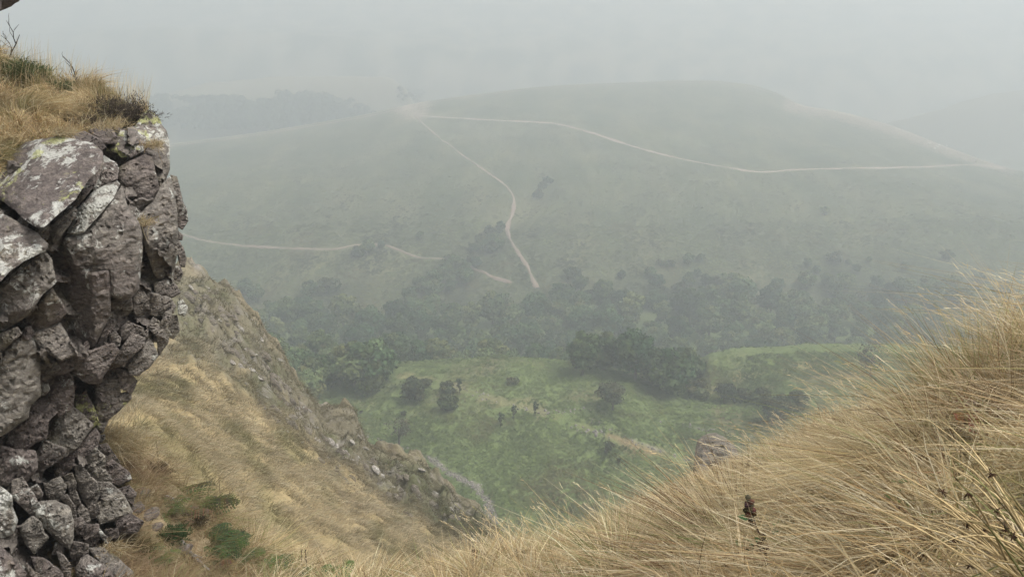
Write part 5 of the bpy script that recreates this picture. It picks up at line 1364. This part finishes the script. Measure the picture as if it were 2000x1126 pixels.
# dead twigs on the crag top
def twig(root, L, label, seed, lean=(0.2, 0)):
    o = thing('dead_twig', label, 'twig', root); r_ = random.Random(seed); mb = MB()
    def br(p, d, l, r, dep):
        pts_ = [p]; dd = Vector(d)
        for i in range(4):
            dd = (dd + Vector((r_.uniform(-.5, .5), r_.uniform(-.5, .5), r_.uniform(-.2, .4)))).normalized(); pts_.append(pts_[-1] + dd * l / 4)
        mb.tube(pts_, [r, r * .85, r * .7, r * .55, r * .3], 4, (.05, .045, .04))
        if dep:
            for i in range(3): br(pts_[i + 1], (dd + Vector((r_.uniform(-1, 1), r_.uniform(-.6, .6), r_.uniform(0, .7)))).normalized(), l * .55, r * .6, dep - 1)
    br(Vector((0, 0, -.06)), Vector((lean[0], lean[1], 1)).normalized(), L, .008, 2)
    link('branch', mb.mesh('branch', M_BARK), o)
twig(turf_at(150, 172), .30, 'small bare dead twig on the skyline of the crag top', 3)
twig(turf_at(5, 128), .40, 'larger bare dead twigs rising from the gorse on the crag', 8, (.5, 0))
# dead branch lying below the crag
pp = [near_hit(x_, y_) for x_, y_ in [(340, 1040), (355, 1062), (375, 1085), (392, 1104), (420, 1128)]]
if all(pp):
    mb = MB(); mb.tube([p_ + Vector((0, 0, .03 + .012 * (i % 2))) for i, p_ in enumerate(pp)], [.016, .02, .018, .016, .008], 7, (.17, .155, .14)); mb.tube([pp[2] + Vector((0, 0, .04)), pp[2] + Vector((.12, -.05, .03))], [.009, .003], 5, (.26, .24, .22))
    tag(link('dead_branch', mb.mesh('dead_branch', M_BARK)), 'weathered grey branch lying in the grass under the ferns', 'branch')
# stones half buried below the crag
for x_, y_, w_, wl, lb in [(278, 962, 30, .5, 'brown stone among grass roots right of the crag'), (328, 972, 20, .98, 'small white-lichened stone above the dark cushion plant'), (293, 1003, 30, .4, 'brown flat stone just left of the dark cushion plant'),
                          (305, 1030, 24, .35, 'dark stone touching the dark cushion plant'), (355, 1072, 34, .4, 'grey lichened stone beside the fallen branch'), (225, 912, 12, 1.0, 'small white pebble-like stone at the foot of the crag'),
                          (268, 990, 28, .3, 'purplish stone between the crag and the dry tufts'), (1600, 945, 18, .95, 'pale flat stone showing through the straw'), (1497, 975, 9, .9, 'small pale stone near the dark seedhead')]:
    h = near_hit(x_, y_)
    if h is None: continue
    o = tag(link('stone', stone_mesh(int(x_ * 3 + y_), flat=.7, lich=(wl, .2, .35), mat=M_ROCK, sub=14), loc=h), lb, 'stone'); s_ = w_ / F * h.y * .62; o.scale = (s_, s_, s_); o.rotation_euler = (0, .3, x_)
# loose tufts on and under the crag
for (x_, y_, Y_, L_, n_, lb) in [(298, 285, 6.75, .13, 260, 'tuft of brown grass in a crack at the crag corner'), (275, 438, 6.2, .13, 240, 'tuft of rusty grass hanging from the middle of the crag'), (214, 248, 6.4, .17, 260, 'pale grass tuft in front of the dark heather'),
                             (120, 262, 6.1, .12, 380, 'yellowish mossy tuft above the big slab'), (235, 880, 7.0, .36, 900, 'big tuft of straw leaning out from the foot of the crag'), (210, 860, 6.6, .3, 500, 'short straw tuft tucked under the crag foot'), (220, 1075, 5.3, .16, 300, 'olive grass tuft between low stones')]:
    k = n_; o = P(x_, y_, Y_); p = o + rng.normal(size=(k, 3)) * np.array((.05, .05, .012)) * (L_ / .15)
    v, q, t, c = blades(p, np.tile(np.array((.25, -.25, .8)), (k, 1)), np.tile(np.array((.45, -.2, -.5)), (k, 1)), L_ * (.5 + .8 * rng.random(k)), np.full(k, .0045), straw(k) * .72, 3, .4, .7)
    tag(link('grass_tuft', mesh_np('grass_tuft', v - o, q, t, M_GRASS, True, c), loc=tuple(o)), lb, 'grass tuft')
# dark dead stalks
stalk = []
for i, (x_, y_, hh) in enumerate([(272, 905, 60), (310, 905, 56), (405, 968, 46), (430, 965, 50), (442, 1020, 50), (445, 990, 46), (470, 1045, 62), (488, 1050, 56), (500, 1052, 60), (540, 1065, 34), (555, 1072, 46), (563, 1075, 46), (572, 1100, 42), (590, 1115, 62), (600, 1118, 66),
                                  (685, 1125, 36), (700, 1128, 28), (790, 1124, 34), (800, 1124, 40), (812, 1122, 36), (848, 1118, 22), (905, 1112, 30)]):
    h = near_hit(x_, min(y_, 1140)) or SP.hit(x_, y_, 5)
    if h is None: continue
    Hs = hh / F * h.y * 1.05; mb = MB(); r_ = random.Random(i); bx_, by_ = r_.uniform(-.05, .35) * Hs, r_.uniform(-.1, .1) * Hs
    pts_ = [Vector((bx_ * t_ ** 1.5, by_ * t_, Hs * t_ - .03)) for t_ in (0, .33, .66, 1)]
    mb.tube(pts_, [.007, .006, .005, .003], 4, (.055, .04, .03))
    for j in range(7):
        t_ = .5 + .5 * j / 7; b = Vector((bx_ * t_ ** 1.5, by_ * t_, Hs * t_ - .03)); mb.tube([b, b + Vector((r_.uniform(-.02, .02), r_.uniform(-.02, .02), .025))], [.007, .002], 4, (.05, .035, .028))
    tag(link('dead_stalk', mb.mesh('dead_stalk', M_BARK), loc=h), 'thin dark dead flower stalk standing up from the grass slope', 'stalk', 'dead stalks below the crag')
# dock-like seedhead
h = near_hit(1496, 1122)
if h:
    top = P(1468, 976, h.y * .97) - np.array(h); o = thing('seedhead_plant', 'single dark brown dried seedhead on a stem in the straw', 'plant', h); mb = MB(); top = Vector(top)
    pt = lambda t_: top * t_ + Vector((.012 * math.sin(t_ * 5), 0, 0)); mb.tube([pt(i / 6) - Vector((0, 0, .03 * (i == 0))) for i in range(7)], [.005, .0048, .0045, .004, .0035, .003, .002], 6, (.06, .035, .025)); link('stem', mb.mesh('stem', M_BARK), o)
    r_ = random.Random(4)
    for j in range(26):
        t_ = (.62 + .38 * j / 26) if j > 4 else r_.uniform(.3, .6); b = pt(t_); d = Vector((r_.uniform(-1, 1), r_.uniform(-1, 1), r_.uniform(-.3, .8))).normalized() * .019
        mb = MB(); mb.tube([b, b + d * .6, b + d], [.004, .0095, .003], 5, tuple(c_ * r_.uniform(.6, 1.4) for c_ in (.06, .032, .02))); link('seed_pod', mb.mesh('seed_pod', M_BARK), o)
# bramble leaves low in the straw
def leafy(px, py, n, spread, size, col, label):
    h = near_hit(px, py)
    if h is None: return
    o = thing('bramble', label, 'bramble', h); r_ = random.Random(px)
    mb = MB(); mb.v = []; 
    mb.tube([(0, 0, -.02), (spread * .3, 0, .09), (spread * .8, .02, .07)], [.003, .0025, .0015], 5, (.10, .05, .04)); mb.tube([(0, 0, -.02), (-spread * .4, 0, .10), (-spread * .9, .02, .05)], [.003, .0025, .0015], 5, (.10, .05, .04)); link('stem', mb.mesh('stem', M_BARK), o)
    lm = MB(); ol = [(0, 0), (.25, .3), (.3, .55), (.16, .85), (0, 1.05), (-.16, .85), (-.3, .55), (-.25, .3)]
    lm.add([(x_, y_, -.25 * abs(x_) + .1 * math.sin(y_ * 3)) for x_, y_ in ol] + [(0, .5, .06)], [(i, (i + 1) % 8, 8) for i in range(8)], col); lme = lm.mesh('leaf', M_FERN)
    for i in range(n):
        l_ = link('leaf', lme, o, (r_.gauss(0, spread * .5), r_.gauss(0, spread * .35), r_.uniform(.05, .16))); s_ = size * r_.uniform(.6, 1.3); l_.scale = (s_, s_, s_); l_.rotation_euler = (r_.uniform(-.2, .9), r_.uniform(-.6, .6), r_.uniform(0, 6.3))
leafy(1505, 1112, 34, .12, .028, (0.055, 0.10, 0.045), 'dark green bramble leaves at the foot of the dark seedhead')
leafy(1585, 985, 22, .09, .022, (0.10, 0.125, 0.06), 'greyish bramble leaves in the straw below the pale stone')
leafy(1770, 1060, 14, .08, .018, (0.12, 0.14, 0.06), 'few small green leaves among the rush stems')
# tussock of rush at the corner of the bank
base = Vector(P(2120, 1085, .98)); base.z = ground_at(base.x, base.y)
rush = thing('rush_tussock', 'tussock of long arching rush stems with dark brown seed clusters', 'rush', base)
r_ = random.Random(12)
for i in range(64):
    tx_ = r_.uniform(1630, 1960) if i < 30 else r_.uniform(1720, 2060); ty_ = r_.gauss(950, 90) if i < 40 else r_.gauss(1040, 50)
    Yt = r_.uniform(.85, 1.35); tip = Vector(P(tx_, ty_, Yt)) - base; b0 = Vector((r_.gauss(0, .03), r_.gauss(0, .05), -.03 + r_.uniform(0, .05)))
    mid = b0.lerp(tip, .55) + Vector((0, 0, r_.uniform(.03, .10)))
    pts_ = [b0 * ((1 - t_) ** 2) + mid * (2 * t_ * (1 - t_)) + tip * t_ ** 2 for t_ in [k_ / 7 for k_ in range(8)]]
    cc = r_.choice([(.42, .32, .17), (.36, .27, .14), (.25, .19, .10)]) if tx_ < 1850 else r_.choice([(.28, .21, .10), (.15, .15, .06), (.16, .13, .06), (.20, .15, .08)])
    mb = MB(); mb.tube(pts_, [.0019, .0019, .0018, .0017, .0015, .0012, .0009, .0004], 5, cc); st = link('stem', mb.mesh('stem', M_BARK), rush)
    if i % 4 == 0:
        c0 = pts_[4]; mb = MB()
        for j in range(12):
            d = Vector((r_.gauss(0, 1), r_.gauss(0, 1), r_.gauss(0, 1))).normalized() * r_.uniform(.004, .010); mb.tube([c0, c0 + d], [.0016, .0008], 4, (.07, .04, .025))
        link('seed_cluster', mb.mesh('seed_cluster', M_BARK), st)
# ------------------------------------------------------------------ haze
S_ = 0
hx0, hx1, hy0, hy1, hz0, hz1 = -4200, 4200, -1200, 2800, -135, 175
hv = [(x, y, z) for z in (hz0, hz1) for x, y in ((hx0, hy0), (hx1, hy0), (hx1, hy1), (hx0, hy1))]
me = bpy.data.meshes.new('haze'); me.from_pydata(hv, [], [(3, 2, 1, 0), (4, 5, 6, 7), (0, 1, 5, 4), (1, 2, 6, 5), (2, 3, 7, 6), (3, 0, 4, 7)])
hm, hn, hlk = new_mat('mist')
ho = hn.new('ShaderNodeOutputMaterial'); pv = hn.new('ShaderNodeVolumePrincipled')
pv.inputs['Color'].default_value = (0.575, 0.61, 0.625, 1); pv.inputs['Density'].default_value = HAZE_DENSITY; pv.inputs['Anisotropy'].default_value = 0.2
hlk.new(pv.outputs[0], ho.inputs['Volume'])
me.materials.append(hm)
tag(link('haze', me), 'pale mist filling the valley', 'mist', kind='stuff')
